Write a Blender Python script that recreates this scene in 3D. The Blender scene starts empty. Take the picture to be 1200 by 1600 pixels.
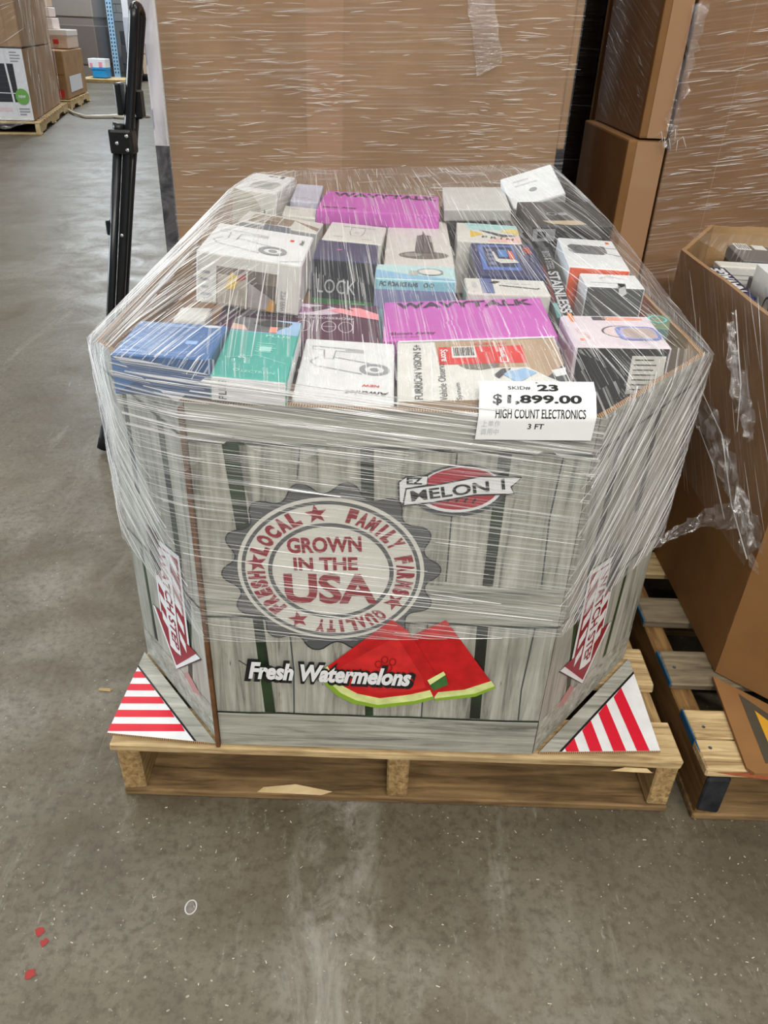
import bpy, bmesh, math, random
from mathutils import Vector, Matrix, Euler
from mathutils.bvhtree import BVHTree
R = math.radians
rnd = random.Random(7)
scene = bpy.context.scene
col = scene.collection
# ------------------------------------------------------------------ camera
cam_data = bpy.data.cameras.new('camera')
cam = bpy.data.objects.new('camera', cam_data)
col.objects.link(cam)
cam_data.sensor_fit = 'VERTICAL'
cam_data.sensor_height = 32.0
cam_data.lens = 24.0                      # 1200 px focal length on a 1600 px high frame
cam_data.clip_end = 200
cr = Vector((0.99928582, 0.00954068, 0.03656251)); cu = Vector((-0.0360598, 0.52995371, 0.84725956)); cf = Vector((0.01129301, 0.8479729, -0.52991926))
m = Matrix((cr, cu, -cf)).transposed().to_4x4()
m.translation = Vector((-.059, -.935, 1.225))
cam.matrix_world = m
scene.camera = cam
# ------------------------------------------------------------------ world, lights, exposure
scene.view_settings.view_transform = 'Standard'
scene.view_settings.look = 'None'
scene.view_settings.gamma = 1.0
scene.view_settings.use_curve_mapping = False
scene.view_settings.exposure = 0.0
world = bpy.data.worlds.new('warehouse_ambient'); scene.world = world
world.use_nodes = True
bg = world.node_tree.nodes['Background']
bg.inputs[0].default_value = (.95, .97, 1.0, 1); bg.inputs[1].default_value = .13

def area(name, loc, target, sx, sy, power, color):
    d = bpy.data.lights.new(name, 'AREA'); d.shape = 'RECTANGLE'; d.size = sx; d.size_y = sy
    d.energy = power; d.color = color
    o = bpy.data.objects.new(name, d); col.objects.link(o); o.location = loc
    o.rotation_euler = (Vector(target) - Vector(loc)).to_track_quat('-Z', 'Y').to_euler()
    return o
WARM = (1.0, .965, .90)
# unseen high-bay rows; some fixtures added for film glints and a bluish far floor
for x, y, p in ((-3.4, -8, 160), (.3, -8, 240), (3.4, -8, 180), (-3.2, -5, 90), (.6, -5, 200), (3.4, -5, 150), (-2.6, -2, 25), (.7, -1.8, 40), (3.2, -2, 45), (-2.8, 1.4, 25), (.6, 1.5, 45), (3.0, 1.5, 34),
                (-2.9, 4.6, 45), (.4, 4.6, 40), (-4.0, 7.6, 95), (-3.6, 13.0, 150), (-6.2, 17.6, 560)):
    area('high_bay_light', (x, y, 5.6), (x, y, 0), 1.3, .30, p, WARM if y < 15 else (.82, .92, 1.0))
area('dock_door_daylight', (-7.5, 2.4, 2.3), (0, .6, .7), 3.2, 3.4, 560, (.80, .91, 1.0))
area('far_dock_daylight', (2.5, 19.5, 3.0), (-6, 17.5, 0), 3.0, 3.0, 260, (.85, .93, 1.0))

# ------------------------------------------------------------------ material helpers
def lin(r, g, b):
    f = lambda c: (c / 255 / 12.92) if c / 255 <= .04045 else ((c / 255 + .055) / 1.055) ** 2.4
    return (f(r), f(g), f(b), 1)
class NT:
    def __init__(s, name):
        s.m = bpy.data.materials.new(name); s.m.use_nodes = True
        s.t = s.m.node_tree; s.b = s.t.nodes['Principled BSDF']; s.o = s.t.nodes['Material Output']
    def n(s, k, **kw):
        x = s.t.nodes.new(k)
        for a, v in kw.items(): setattr(x, a, v)
        return x
    def l(s, a, b): s.t.links.new(a, b)
    def coords(s, scale=(1, 1, 1), kind='Object', rot=(0, 0, 0), rand=True):
        tc = s.n('ShaderNodeTexCoord'); mp = s.n('ShaderNodeMapping')
        mp.inputs['Scale'].default_value = scale; mp.inputs['Rotation'].default_value = rot
        s.l(tc.outputs[kind], mp.inputs[0])
        if rand and kind == 'Object':
            oi = s.n('ShaderNodeObjectInfo'); mu = s.n('ShaderNodeMath', operation='MULTIPLY'); mu.inputs[1].default_value = 40
            s.l(oi.outputs['Random'], mu.inputs[0]); s.l(mu.outputs[0], mp.inputs['Location'])
        return mp.outputs[0]
    def noise(s, vec, scale, detail=4, rough=.55, dist=0):
        x = s.n('ShaderNodeTexNoise'); x.inputs['Scale'].default_value = scale; x.inputs['Detail'].default_value = detail
        x.inputs['Roughness'].default_value = rough; x.inputs['Distortion'].default_value = dist
        s.l(vec, x.inputs['Vector']); return x.outputs['Fac']
    def ramp(s, fac, *stops):
        x = s.n('ShaderNodeValToRGB'); e = x.color_ramp.elements
        while len(e) < len(stops): e.new(.5)
        for el, (p, c) in zip(e, stops): el.position = p; el.color = c if len(c) == 4 else (*c, 1)
        s.l(fac, x.inputs[0]); return x.outputs[0]
    def mix(s, fac, a, b, mode='MIX'):
        x = s.n('ShaderNodeMix', data_type='RGBA', blend_type=mode)
        for sock, v in ((x.inputs['Factor'], fac), (x.inputs['A'], a), (x.inputs['B'], b)):
            if hasattr(v, 'links'): s.l(v, sock)
            else: sock.default_value = v
        return x.outputs['Result']
    def bump(s, fac, strength, dist=.002):
        x = s.n('ShaderNodeBump'); x.inputs['Strength'].default_value = strength; x.inputs['Distance'].default_value = dist
        s.l(fac, x.inputs['Height']); return x.outputs[0]
    def set(s, color=None, rough=.5, metal=0, spec=.5, normal=None):
        b = s.b
        if color is not None:
            if hasattr(color, 'links'): s.l(color, b.inputs['Base Color'])
            else: b.inputs['Base Color'].default_value = color
        if hasattr(rough, 'links'): s.l(rough, b.inputs['Roughness'])
        else: b.inputs['Roughness'].default_value = rough
        b.inputs['Metallic'].default_value = metal; b.inputs['Specular IOR Level'].default_value = spec
        if normal is not None: s.l(normal, b.inputs['Normal'])
        return s.m
G = lambda v: (v, v, v, 1)
_plain = {}
def plain(r, g, b, rough=.5, spec=.4, metal=0, var=.06):
    """printed card / paint: one colour with a little fibre variation"""
    k = (r, g, b, rough, spec, metal, var)
    if k not in _plain:
        t = NT('print_%d_%d_%d' % (r, g, b)); c = lin(r, g, b)
        f = t.noise(t.coords((1, 1, 1)), 35, 5)
        dark = tuple(v * (1 - var) for v in c[:3]) + (1,); lite = tuple(min(1, v * (1 + var)) for v in c[:3]) + (1,)
        _plain[k] = t.set(t.ramp(f, (.3, dark), (.7, lite)), rough, metal, spec)
    return _plain[k]
def wood(name, light, dark, scale, blot=None):
    t = NT(name); v = t.coords(scale)
    f = t.noise(v, 1.0, 8, .62, .6); f2 = t.noise(t.coords((6, 6, 6)), 1.0, 4)
    c = t.ramp(f, (.28, dark), (.5, tuple(.5 * (a + b) for a, b in zip(light, dark))), (.72, light))
    c = t.mix(t.ramp(f2, (.45, G(0)), (.75, G(.55))), c, blot or dark)
    return t.set(c, .8, 0, .2, t.bump(f, .5, .002))
WOODX = wood('pallet_wood_across', lin(228, 203, 154), lin(132, 104, 68), (7, 110, 110), lin(110, 88, 62))
WOODY = wood('pallet_wood_along', lin(196, 166, 116), lin(104, 80, 48), (110, 7, 110))
WOODBOT = wood('stained_wood_across', lin(158, 128, 88), lin(72, 54, 34), (6, 60, 60), lin(58, 46, 34))
WOODGREY = wood('weathered_wood_across', lin(150, 136, 112), lin(84, 72, 56), (5, 60, 60), lin(60, 54, 46))
WOODOLD = wood('old_wood_along', lin(150, 116, 72), lin(84, 58, 32), (60, 5, 60))
WOODPALE = wood('pale_pallet_wood', lin(226, 205, 160), lin(170, 140, 95), (8, 8, 30))
def cardboard(name, base, dark, gloss=.75):
    t = NT(name); f = t.noise(t.coords((1, 1, 1)), 5, 5); g = t.noise(t.coords((3, 3, 220)), 1, 2)
    c = t.mix(t.ramp(f, (.35, G(0)), (.7, G(1))), dark, base)
    c = t.mix(t.ramp(g, (.4, G(.12)), (.65, G(0))), c, dark)
    return t.set(c, gloss, 0, .25, t.bump(g, .12, .001))
CARD = cardboard('kraft_cardboard', lin(172, 137, 100), lin(152, 119, 85))
CARDDK = cardboard('kraft_cardboard_deep', lin(150, 110, 68), lin(130, 92, 54))
KRAFT = cardboard('kraft_edge', lin(196, 164, 122), lin(150, 116, 78))
def fluted():
    t = NT('corrugated_cut_edge'); w = t.n('ShaderNodeTexWave', wave_type='BANDS'); w.inputs['Scale'].default_value = 90
    w.inputs['Distortion'].default_value = 3; t.l(t.coords((1, 1, .2)), w.inputs['Vector'])
    return t.set(t.ramp(w.outputs['Fac'], (.2, lin(96, 64, 38)), (.6, lin(186, 150, 108))), .85, 0, .2)
FLUTE = fluted()
def printed_planks(name, grain):
    t = NT(name)
    f = t.noise(t.coords(grain, rand=False), 1, 9, .68, .8); b = t.noise(t.coords((7, 7, 7), rand=False), 1, 5)
    k = t.noise(t.coords(tuple(g * 2.2 for g in grain), rand=False), 1, 4, .7, 1.5)
    c = t.ramp(f, (.30, lin(80, 80, 72)), (.45, lin(150, 150, 140)), (.68, lin(192, 192, 182)))
    c = t.mix(t.ramp(b, (.5, G(0)), (.72, G(.5))), c, lin(118, 118, 107))
    c = t.mix(t.ramp(k, (.27, G(.85)), (.36, G(0))), c, lin(54, 54, 47))
    return t.set(c, .42, 0, .4)
PLANKV = printed_planks('printed_grey_planks_upright', (55, 55, 3.5))
PLANKH = printed_planks('printed_grey_planks_level', (3.5, 55, 70))
def gapmat():
    t = NT('printed_dark_gap'); f = t.noise(t.coords((14, 14, 9), rand=False), 1, 5)
    return t.set(t.ramp(f, (.45, lin(28, 30, 26)), (.62, lin(40, 62, 34))), .45)
GAP = gapmat()
def concrete():
    t = NT('worn_concrete'); v = t.coords((1, 1, 1), rand=False)
    big = t.noise(v, .9, 5, .6, .5); mid = t.noise(v, 4.5, 7, .68, .7); fine = t.noise(v, 60, 5, .7); sp = t.noise(v, 130, 2, .5)
    c = t.ramp(big, (.34, lin(92, 84, 68)), (.52, lin(110, 103, 88)), (.68, lin(134, 130, 119)))
    c = t.mix(t.ramp(mid, (.42, G(0)), (.66, G(.6))), c, lin(82, 74, 60))
    st = t.noise(t.coords((9, 1.4, 1), rand=False, rot=(0, 0, .12)), 1, 8, .75, .6)
    c = t.mix(t.ramp(st, (.58, G(0)), (.74, G(.55))), c, lin(158, 154, 143))
    c = t.mix(t.ramp(fine, (.36, G(.6)), (.54, G(0))), c, lin(70, 62, 50))
    c = t.mix(t.ramp(sp, (.68, G(0)), (.74, G(.6))), c, lin(190, 184, 170))
    scr = t.noise(t.coords((26, 5, 1), rand=False, rot=(0, 0, .5)), 2, 6, .8, .5)
    c = t.mix(t.ramp(scr, (.62, G(0)), (.70, G(.45))), c, lin(165, 160, 148))
    sep = t.n('ShaderNodeSeparateXYZ'); tc = t.n('ShaderNodeTexCoord'); t.l(tc.outputs['Object'], sep.inputs[0])
    def lane(x, half, amp, thr):
        a = t.n('ShaderNodeMath', operation='MULTIPLY_ADD'); t.l(t.noise(v, 2.2, 5, .65), a.inputs[0]); a.inputs[1].default_value = amp; t.l(sep.outputs['X'], a.inputs[2])
        b = t.n('ShaderNodeMath', operation='SUBTRACT'); t.l(a.outputs[0], b.inputs[0]); b.inputs[1].default_value = x + amp * .5
        d = t.n('ShaderNodeMath', operation='ABSOLUTE'); t.l(b.outputs[0], d.inputs[0]); return t.ramp(d.outputs[0], (0, G(1)), (half * .7, G(.8)), (half, G(0)))
    wear = t.n('ShaderNodeMath', operation='MULTIPLY'); t.l(lane(-.10, .09, .16, 0), wear.inputs[0]); t.l(t.ramp(t.noise(t.coords((6, 3, 1), rand=False), 2, 8, .75, .8), (.42, G(0)), (.62, G(.75))), wear.inputs[1])
    c = t.mix(t.ramp(t.noise(v, 1.7, 6, .6, 1.0), (.5, G(0)), (.68, G(.7))), c, lin(84, 71, 50))
    c = t.mix(wear.outputs[0], c, lin(156, 152, 142))
    r = t.ramp(mid, (.35, G(.34)), (.7, G(.58)))
    return t.set(c, r, 0, .45, t.bump(fine, .12, .001))
CONC = concrete()
def film(name, base=.07, streak=.34, scale=(3.0, 190), rough=.16, bump=.55, ior=1.6):
    """clear stretch film, thicker and milkier along its tension folds; uv in metres, u along the folds"""
    t = NT(name); tc = t.n('ShaderNodeTexCoord')
    mp = t.n('ShaderNodeMapping'); mp.inputs['Scale'].default_value = (scale[0], scale[1], 1); t.l(tc.outputs['UV'], mp.inputs[0])
    mp2 = t.n('ShaderNodeMapping'); mp2.inputs['Scale'].default_value = (scale[0] * 2.3, scale[1] * 2.6, 1); t.l(tc.outputs['UV'], mp2.inputs[0])
    mp3 = t.n('ShaderNodeMapping'); mp3.inputs['Scale'].default_value = (5, 12, 1); t.l(tc.outputs['UV'], mp3.inputs[0])
    f = t.noise(mp.outputs[0], 1, 3, .6, .25); f2 = t.noise(mp2.outputs[0], 1, 2, .5); cl = t.noise(mp3.outputs[0], 1, 3)
    add = t.n('ShaderNodeMath', operation='ADD'); t.l(f, add.inputs[0]); t.l(f2, add.inputs[1])
    ml = t.n('ShaderNodeMath', operation='MULTIPLY'); t.l(t.ramp(f, (.52, G(0)), (.61, G(1))), ml.inputs[0]); t.l(t.ramp(cl, (.35, G(.15)), (.65, G(1))), ml.inputs[1])
    ma = t.n('ShaderNodeMath', operation='MULTIPLY_ADD'); t.l(ml.outputs[0], ma.inputs[0]); ma.inputs[1].default_value = streak; ma.inputs[2].default_value = base
    t.set((.93, .94, .95, 1), rough, 0, .8, t.bump(add.outputs[0], bump, .003)); t.b.inputs['IOR'].default_value = ior
    tr = t.n('ShaderNodeBsdfTransparent'); mx = t.n('ShaderNodeMixShader')
    t.l(ma.outputs[0], mx.inputs[0]); t.l(tr.outputs[0], mx.inputs[1]); t.l(t.b.outputs[0], mx.inputs[2]); t.l(mx.outputs[0], t.o.inputs[0])
    return t.m
FILM = film('stretch_film', .07, .42, (2.0, 240), .14, .8, 1.7)
FILMD = film('stretch_film_layered', .16, .9, (1.8, 200), .2, 1.0, 2.0)
FILMBG = film('stretch_film_tight', .05, .2, (3, 170), .14, .6, 1.7)
def solidfilm(name, op, rough):
    t = NT(name); t.set((.95, .95, .95, 1), rough, 0, .9)
    tr = t.n('ShaderNodeBsdfTransparent'); mx = t.n('ShaderNodeMixShader'); mx.inputs[0].default_value = op
    t.l(tr.outputs[0], mx.inputs[1]); t.l(t.b.outputs[0], mx.inputs[2]); t.l(mx.outputs[0], t.o.inputs[0]); return t.m
CREASE = solidfilm('film_fold', .55, .2)
CREASE2 = solidfilm('film_fold_highlight', .8, .3)  # whiter folds put in as silver highlights on the film's sides
def clearfilm():
    t = NT('film_crumpled'); g = t.n('ShaderNodeBsdfGlossy'); g.inputs['Roughness'].default_value = .13; g.inputs['Color'].default_value = (.9, .9, .9, 1)
    fine = t.noise(t.coords((1, 1, 1), rand=False), 120, 3); t.l(t.bump(fine, .9, .004), g.inputs['Normal'])
    d = t.n('ShaderNodeBsdfDiffuse'); d.inputs['Color'].default_value = (.8, .8, .8, 1); m1 = t.n('ShaderNodeMixShader'); m1.inputs[0].default_value = .25; t.l(g.outputs[0], m1.inputs[1]); t.l(d.outputs[0], m1.inputs[2])
    tr = t.n('ShaderNodeBsdfTransparent'); mx = t.n('ShaderNodeMixShader'); mx.inputs[0].default_value = .2
    t.l(tr.outputs[0], mx.inputs[1]); t.l(m1.outputs[0], mx.inputs[2]); t.l(mx.outputs[0], t.o.inputs[0]); return t.m
CRUMPLE = clearfilm()
BLACKMETAL = plain(22, 24, 27, .28, .5, 0, .1)
RUBBER = plain(26, 26, 27, .7, .3)
CHROME = plain(215, 215, 218, .25, .5, .9)
WHITE = plain(228, 230, 231, .4); OFFW = plain(218, 217, 210, .45); BLACK = plain(24, 25, 27, .35); GREY = plain(150, 152, 156, .45)
DKGREY = plain(70, 72, 76, .45); LTGREY = plain(196, 198, 202, .45); RED = plain(212, 42, 40, .4); MAROON = plain(140, 20, 38, .4)
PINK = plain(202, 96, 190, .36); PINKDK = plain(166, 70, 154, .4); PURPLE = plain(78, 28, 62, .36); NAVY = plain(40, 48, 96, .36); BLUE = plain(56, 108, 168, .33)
BLUEDK = plain(36, 82, 134, .33); TEAL = plain(66, 170, 158, .38); AQUA = plain(140, 208, 218, .4); ORANGE = plain(232, 92, 46, .4); TAN = plain(176, 150, 122, .5)
YELLOW = plain(226, 190, 62, .45); GREEN = plain(44, 128, 60, .4); SALMON = plain(236, 150, 130, .4); LILAC = plain(196, 196, 212, .45); SKY = plain(150, 186, 222, .4)

# ------------------------------------------------------------------ mesh helpers
def link(name, me, mats, parent=None):
    o = bpy.data.objects.new(name, me); col.objects.link(o)
    for mt in (mats if isinstance(mats, (list, tuple)) else [mats]): me.materials.append(mt)
    if parent is not None: o.parent = parent
    return o
def mesh(name, verts, faces, mats, parent=None, smooth=False, idx=None):
    me = bpy.data.meshes.new(name); me.from_pydata([tuple(v) for v in verts], [], faces)
    if idx:
        for p, i in zip(me.polygons, idx): p.material_index = i
    if smooth:
        for p in me.polygons: p.use_smooth = True
    me.update()
    return link(name, me, mats, parent)
def tag(o, label, cat, group=None):
    o['label'] = label; o['category'] = cat
    if group: o['group'] = group
    return o
def structure(o): o['kind'] = 'structure'; return o
def empty(name, loc=(0, 0, 0), rz=0):
    o = bpy.data.objects.new(name, None); col.objects.link(o); o.location = loc; o.rotation_euler = (0, 0, R(rz)); o.empty_display_size = .1
    return o
def box_vf(x0, x1, y0, y1, z0, z1):
    v = [(x, y, z) for z in (z0, z1) for y in (y0, y1) for x in (x0, x1)]
    f = [(0, 2, 3, 1), (4, 5, 7, 6), (0, 1, 5, 4), (2, 6, 7, 3), (0, 4, 6, 2), (1, 3, 7, 5)]   # bottom top front back left right
    return v, f
def bevel_box(name, x0, x1, y0, y1, z0, z1, mats, parent=None, b=.003, jit=0, idx=None, seg=1):
    """bevelled, slightly irregular box; idx = material index for bottom, top, front, back, left, right"""
    v, f = box_vf(x0, x1, y0, y1, z0, z1)
    bm = bmesh.new(); bv = [bm.verts.new((p[0] + rnd.uniform(-jit, jit), p[1] + rnd.uniform(-jit, jit), p[2] + rnd.uniform(-jit, jit))) for p in v]
    for i, q in enumerate(f):
        fa = bm.faces.new([bv[k] for k in q]); fa.material_index = idx[i] if idx else 0
    if b: bmesh.ops.bevel(bm, geom=list(bm.edges), offset=b, segments=seg, affect='EDGES', profile=.6)
    me = bpy.data.meshes.new(name); bm.to_mesh(me); bm.free()
    return link(name, me, mats, parent)
def tube(name, pts, r, mat, parent=None, n=12, cap=True):
    pts = [Vector(p) for p in pts]; vs = []; fs = []; prev = None
    for i, p in enumerate(pts):
        d = (pts[min(i + 1, len(pts) - 1)] - pts[max(i - 1, 0)]).normalized()
        if prev is None: a = d.orthogonal().normalized()
        else: a = (prev - d * prev.dot(d)).normalized()
        prev = a; b = d.cross(a); rr = r[i] if isinstance(r, (list, tuple)) else r
        for k in range(n):
            t = 2 * math.pi * k / n; vs.append(p + (a * math.cos(t) + b * math.sin(t)) * rr)
    for i in range(len(pts) - 1):
        for k in range(n): fs.append((i * n + k, i * n + (k + 1) % n, (i + 1) * n + (k + 1) % n, (i + 1) * n + k))
    if cap: fs.append(tuple(range(n))[::-1]); fs.append(tuple((len(pts) - 1) * n + k for k in range(n)))
    return mesh(name, vs, fs, mat, parent, True)

# flat print: a Frame maps (a, b) in metres on a face to 3D
class Frame:
    def __init__(s, o, right, up, parent):
        s.o = Vector(o); s.r = Vector(right).normalized(); s.u = Vector(up).normalized(); s.n = s.r.cross(s.u); s.p = parent; s.sa = s.sb = 1.0
    def at(s, a, b, h): return s.o + s.r * (a * s.sa) + s.u * (b * s.sb) + s.n * h
def patch(F, name, pts, mat, k=1, th=.0005):
    """a thin sheet of print or paper with the outline pts"""
    top = k * .0005
    n = len(pts); v = [F.at(a, b, top) for a, b in pts] + [F.at(a, b, top - th * .9) for a, b in pts]
    ar = sum(pts[i][0] * pts[(i + 1) % n][1] - pts[(i + 1) % n][0] * pts[i][1] for i in range(n))
    f = [tuple(range(n)) if ar > 0 else tuple(range(n))[::-1]]
    for i in range(n):
        q = (i, (i + 1) % n, n + (i + 1) % n, n + i); f.append(q[::-1] if ar > 0 else q)
    return mesh(name, v, f, mat, F.p)
def rect(F, name, a0, b0, a1, b1, mat, k=1): return patch(F, name, [(a0, b0), (a1, b0), (a1, b1), (a0, b1)], mat, k)
def ell(cx, cy, rx, ry, n=24, rot=0):
    c, s = math.cos(rot), math.sin(rot); o = []
    for i in range(n):
        t = 2 * math.pi * i / n; x = rx * math.cos(t); y = ry * math.sin(t); o.append((cx + c * x - s * y, cy + s * x + c * y))
    return o
def ring(F, name, cx, cy, rx, ry, w, mat, k=1, n=40, rot=0, th=None):
    A = ell(cx, cy, rx, ry, n, rot); B = ell(cx, cy, rx - w, ry - w, n, rot)
    v = [F.at(a, b, k * .0005) for a, b in A + B]
    return mesh(name, v, [(i, (i + 1) % n, n + (i + 1) % n, n + i) for i in range(n)], mat, F.p)
def line(F, name, pts, w, mat, k=1):
    """a printed stroke through pts"""
    v = []; f = []; n = len(pts)
    for i in range(n):
        p = Vector(pts[i]); d = (Vector(pts[min(i + 1, n - 1)]) - Vector(pts[max(i - 1, 0)])).normalized(); q = Vector((-d.y, d.x)) * w / 2
        v += [F.at(*(p + q), k * .0005), F.at(*(p - q), k * .0005)]
    for i in range(n - 1): f.append((2 * i, 2 * i + 1, 2 * i + 3, 2 * i + 2))
    return mesh(name, v, f, mat, F.p)
_gl = {}
def glyphs(s, bold=0.0, shear=0.0):
    k = (s, bold, shear)
    if k not in _gl:
        c = bpy.data.curves.new('tmp', 'FONT'); c.body = s; c.offset = bold; c.shear = shear; c.resolution_u = 3; c.fill_mode = 'FRONT'
        o = bpy.data.objects.new('tmp', c); col.objects.link(o)
        me = o.to_mesh(depsgraph=bpy.context.evaluated_depsgraph_get()) if False else bpy.data.meshes.new_from_object(o.evaluated_get(bpy.context.evaluated_depsgraph_get()))
        vs = [(v.co.x, v.co.y) for v in me.vertices]; fs = [tuple(p.vertices) for p in me.polygons]
        bpy.data.objects.remove(o); bpy.data.curves.remove(c); bpy.data.meshes.remove(me)
        _gl[k] = (vs, fs)
    return _gl[k]
def text(F, s, cx, cy, w, h, mat, k=2, rot=0, bold=0.0, shear=0.0, name='lettering', pad=0.0, taper=None):
    vs, fs = glyphs(s, bold, shear)
    x0 = min(v[0] for v in vs); x1 = max(v[0] for v in vs); y0 = min(v[1] for v in vs); y1 = max(v[1] for v in vs)
    c, sn = math.cos(R(rot)), math.sin(R(rot)); out = []
    for x, y in vs:
        a = ((x - x0) / (x1 - x0) - .5) * w; b = ((y - y0) / (y1 - y0) - .5) * h
        out.append(F.at(cx + c * a - sn * b, cy + sn * a + c * b, k * .0005))
    return mesh(name, out, fs, mat, F.p)
def arctext(F, s, cx, cy, r, h, a_mid, step, mat, k, sq=1.0, bold=.03):
    """letters set clockwise round a circle, tops outwards; angles clockwise from the top in degrees"""
    V = []; Fc = []; n = len(s)
    for i, ch in enumerate(s):
        if ch == ' ': continue
        ang = R(a_mid + (i - (n - 1) / 2) * step); vs, fs = glyphs(ch, bold)
        x0 = min(v[0] for v in vs); x1 = max(v[0] for v in vs); y0 = min(v[1] for v in vs); y1 = max(v[1] for v in vs)
        cw = R(step) * r * (.34 if ch == 'I' else .84)
        ca, sa = math.cos(-ang), math.sin(-ang); base = len(V)
        for x, y in vs:
            a = ((x - x0) / (x1 - x0) - .5) * cw; b = ((y - y0) / (y1 - y0) - .5) * h + r
            V.append(F.at(cx + ca * a - sa * b, cy + (sa * a + ca * b) * sq, k * .0005))
        Fc += [tuple(base + j for j in f) for f in fs]
    return mesh('lettering', V, Fc, mat, F.p)
def star(F, cx, cy, r, mat, k, rot=0):
    pts = [(cx + (r if i % 2 == 0 else r * .42) * math.sin(R(36 * i + rot)), cy + (r if i % 2 == 0 else r * .42) * math.cos(R(36 * i + rot))) for i in range(10)]
    return patch(F, 'star', pts, mat, k)

# ------------------------------------------------------------------ the setting
structure(mesh('floor', [(-22, -4, 0), (14, -4, 0), (14, 27, 0), (-22, 27, 0)], [(0, 1, 2, 3)], CONC))
BLOCK = plain(168, 170, 170, .8, .2, 0, .12); MORTAR = plain(140, 141, 140, .9, .1)
wall = structure(mesh('wall_back', *box_vf(-22, 14, 24.0, 24.3, 0, 6), MORTAR))
bme = None
for iz in range(6, 13):
    for ix in range(0, 9):
        x = -9.4 + ix * .4 + (.2 if iz % 2 else 0); z = .2 * iz
        if bme is None:
            b0 = bevel_box('block', 0, .39, 0, .03, 0, .19, BLOCK, wall, .004); bme = b0.data; b = b0
        else:
            b = bpy.data.objects.new('block', bme); col.objects.link(b); b.parent = wall
        b.location = (x, 23.975, z)

# ------------------------------------------------------------------ pallets
def nail(parent, x, y, z):
    vs = ell(0, 0, .0035, .0035, 8)
    return mesh('nail_head', [(x + a, y + b, z + .0008) for a, b in vs] + [(x + a, y + b, z - .001) for a, b in vs],
                [tuple(range(8))] + [(i, i + 8, (i + 1) % 8 + 8, (i + 1) % 8) for i in range(8)], DKGREY, parent)
def pallet(name, x0, x1, y0, decks, bottoms, deck_mats, string_mat, string_w=.04, zt=.14, length=1.22, endpaint=None):
    p = empty(name, ((x0 + x1) / 2, y0, 0)); ox = (x0 + x1) / 2
    for i, (a, b) in enumerate(decks):
        j = rnd.uniform(-.006, .006)
        d = bevel_box('deck_board', x0 - ox + j, x1 - ox + j * .5, a - y0, b - y0, zt - .019, zt, deck_mats[i % len(deck_mats)], p, .003, .0025)
    for sx in (x0 + .004, ox - string_w / 2, x1 - .004 - string_w):
        bevel_box('stringer', sx - ox, sx - ox + string_w, .004, length - .004, .0175, zt - .0195, string_mat, p, .003, .0015)
    for a, b in bottoms:
        bevel_box('bottom_board', x0 - ox + .003, x1 - ox - .003, a - y0, b - y0, 0.0005, .017, WOODBOT, p, .003, .001)
    return p
mp_ = pallet('wooden_pallet', -.51, .51, -.006, ((-.006, .088), (.184, .291), (.375, .475), (.57, .67), (.76, .86), (.95, 1.05), (1.13, 1.214)),
             ((-.004, .095), (.4, .49), (.74, .83), (1.11, 1.21)), [WOODX], WOODY)
tag(mp_, 'light wooden stringer pallet carrying the watermelon bin', 'pallet')
for y in (.03, .06, .215, .26):
    for x in (.49, -.003 if y > .1 else .49, -.49): nail(mp_, x, y + .006, .14)
# splintered notch on the front deck board and chips on the bottom board
mesh('splinter', [(.36, -.008, .122), (.455, -.008, .122), (.45, -.013, .126), (.375, -.012, .127), (.40, -.009, .134), (.44, -.009, .133)], [(0, 1, 2, 3), (3, 2, 5, 4)], WOODPALE, mp_)
mesh('splinter', [(-.26, .004, .0178), (-.14, .002, .0178), (-.12, .010, .0185), (-.19, .022, .021), (-.25, .014, .020)], [(0, 1, 2, 3, 4)], WOODPALE, mp_)
rp = pallet('wooden_pallet', .548, 1.565, -.02, ((-.02, .050), (.053, .127), (.194, .291), (.384, .471), (.565, .66), (.76, .86), (.95, 1.05), (1.12, 1.2)),
            ((-.018, .08), (.5, .6), (1.1, 1.2)), [WOODX, WOODX, WOODGREY, WOODGREY], WOODOLD)
tag(rp, 'worn wooden pallet with blue-edged boards and a blackened stringer end under the brown bin', 'pallet')
BLUEPAINT = plain(30, 82, 118, .6, .3, 0, .3); CHAR = plain(40, 40, 44, .8, .2, 0, .5)
ox = (.548 + 1.565) / 2
for a, b, h in ((.053, .127, .019), (-.018, .05, .019), (.196, .290, .012), (.386, .47, .008)):
    o = bevel_box('painted_end', -.512, -.5085, a + .02, b + .02, .14 - h, .1395, BLUEPAINT, rp, .001); o['label'] = 'blue painted board end'
o = bevel_box('charred_end', -.505, -.464, -.0015, .006, .03, .1195, CHAR, rp, .004, .004); o['label'] = 'blackened stringer end'
RUST = plain(168, 92, 62, .8, .2, 0, .3)
o = mesh('torn_wood', [(-.5, -.004, .139), (-.42, -.004, .142), (-.36, -.012, .138), (-.34, -.01, .128), (-.38, -.008, .126), (-.46, -.004, .132)], [(0, 5, 4, 3, 2, 1)], RUST, rp); o['label'] = 'torn reddish splinters along the front board'
for x, y in ((-.49, .05), (-.485, .1), (-.49, .26), (-.49, .44)): nail(rp, x, y, .1402)

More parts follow.
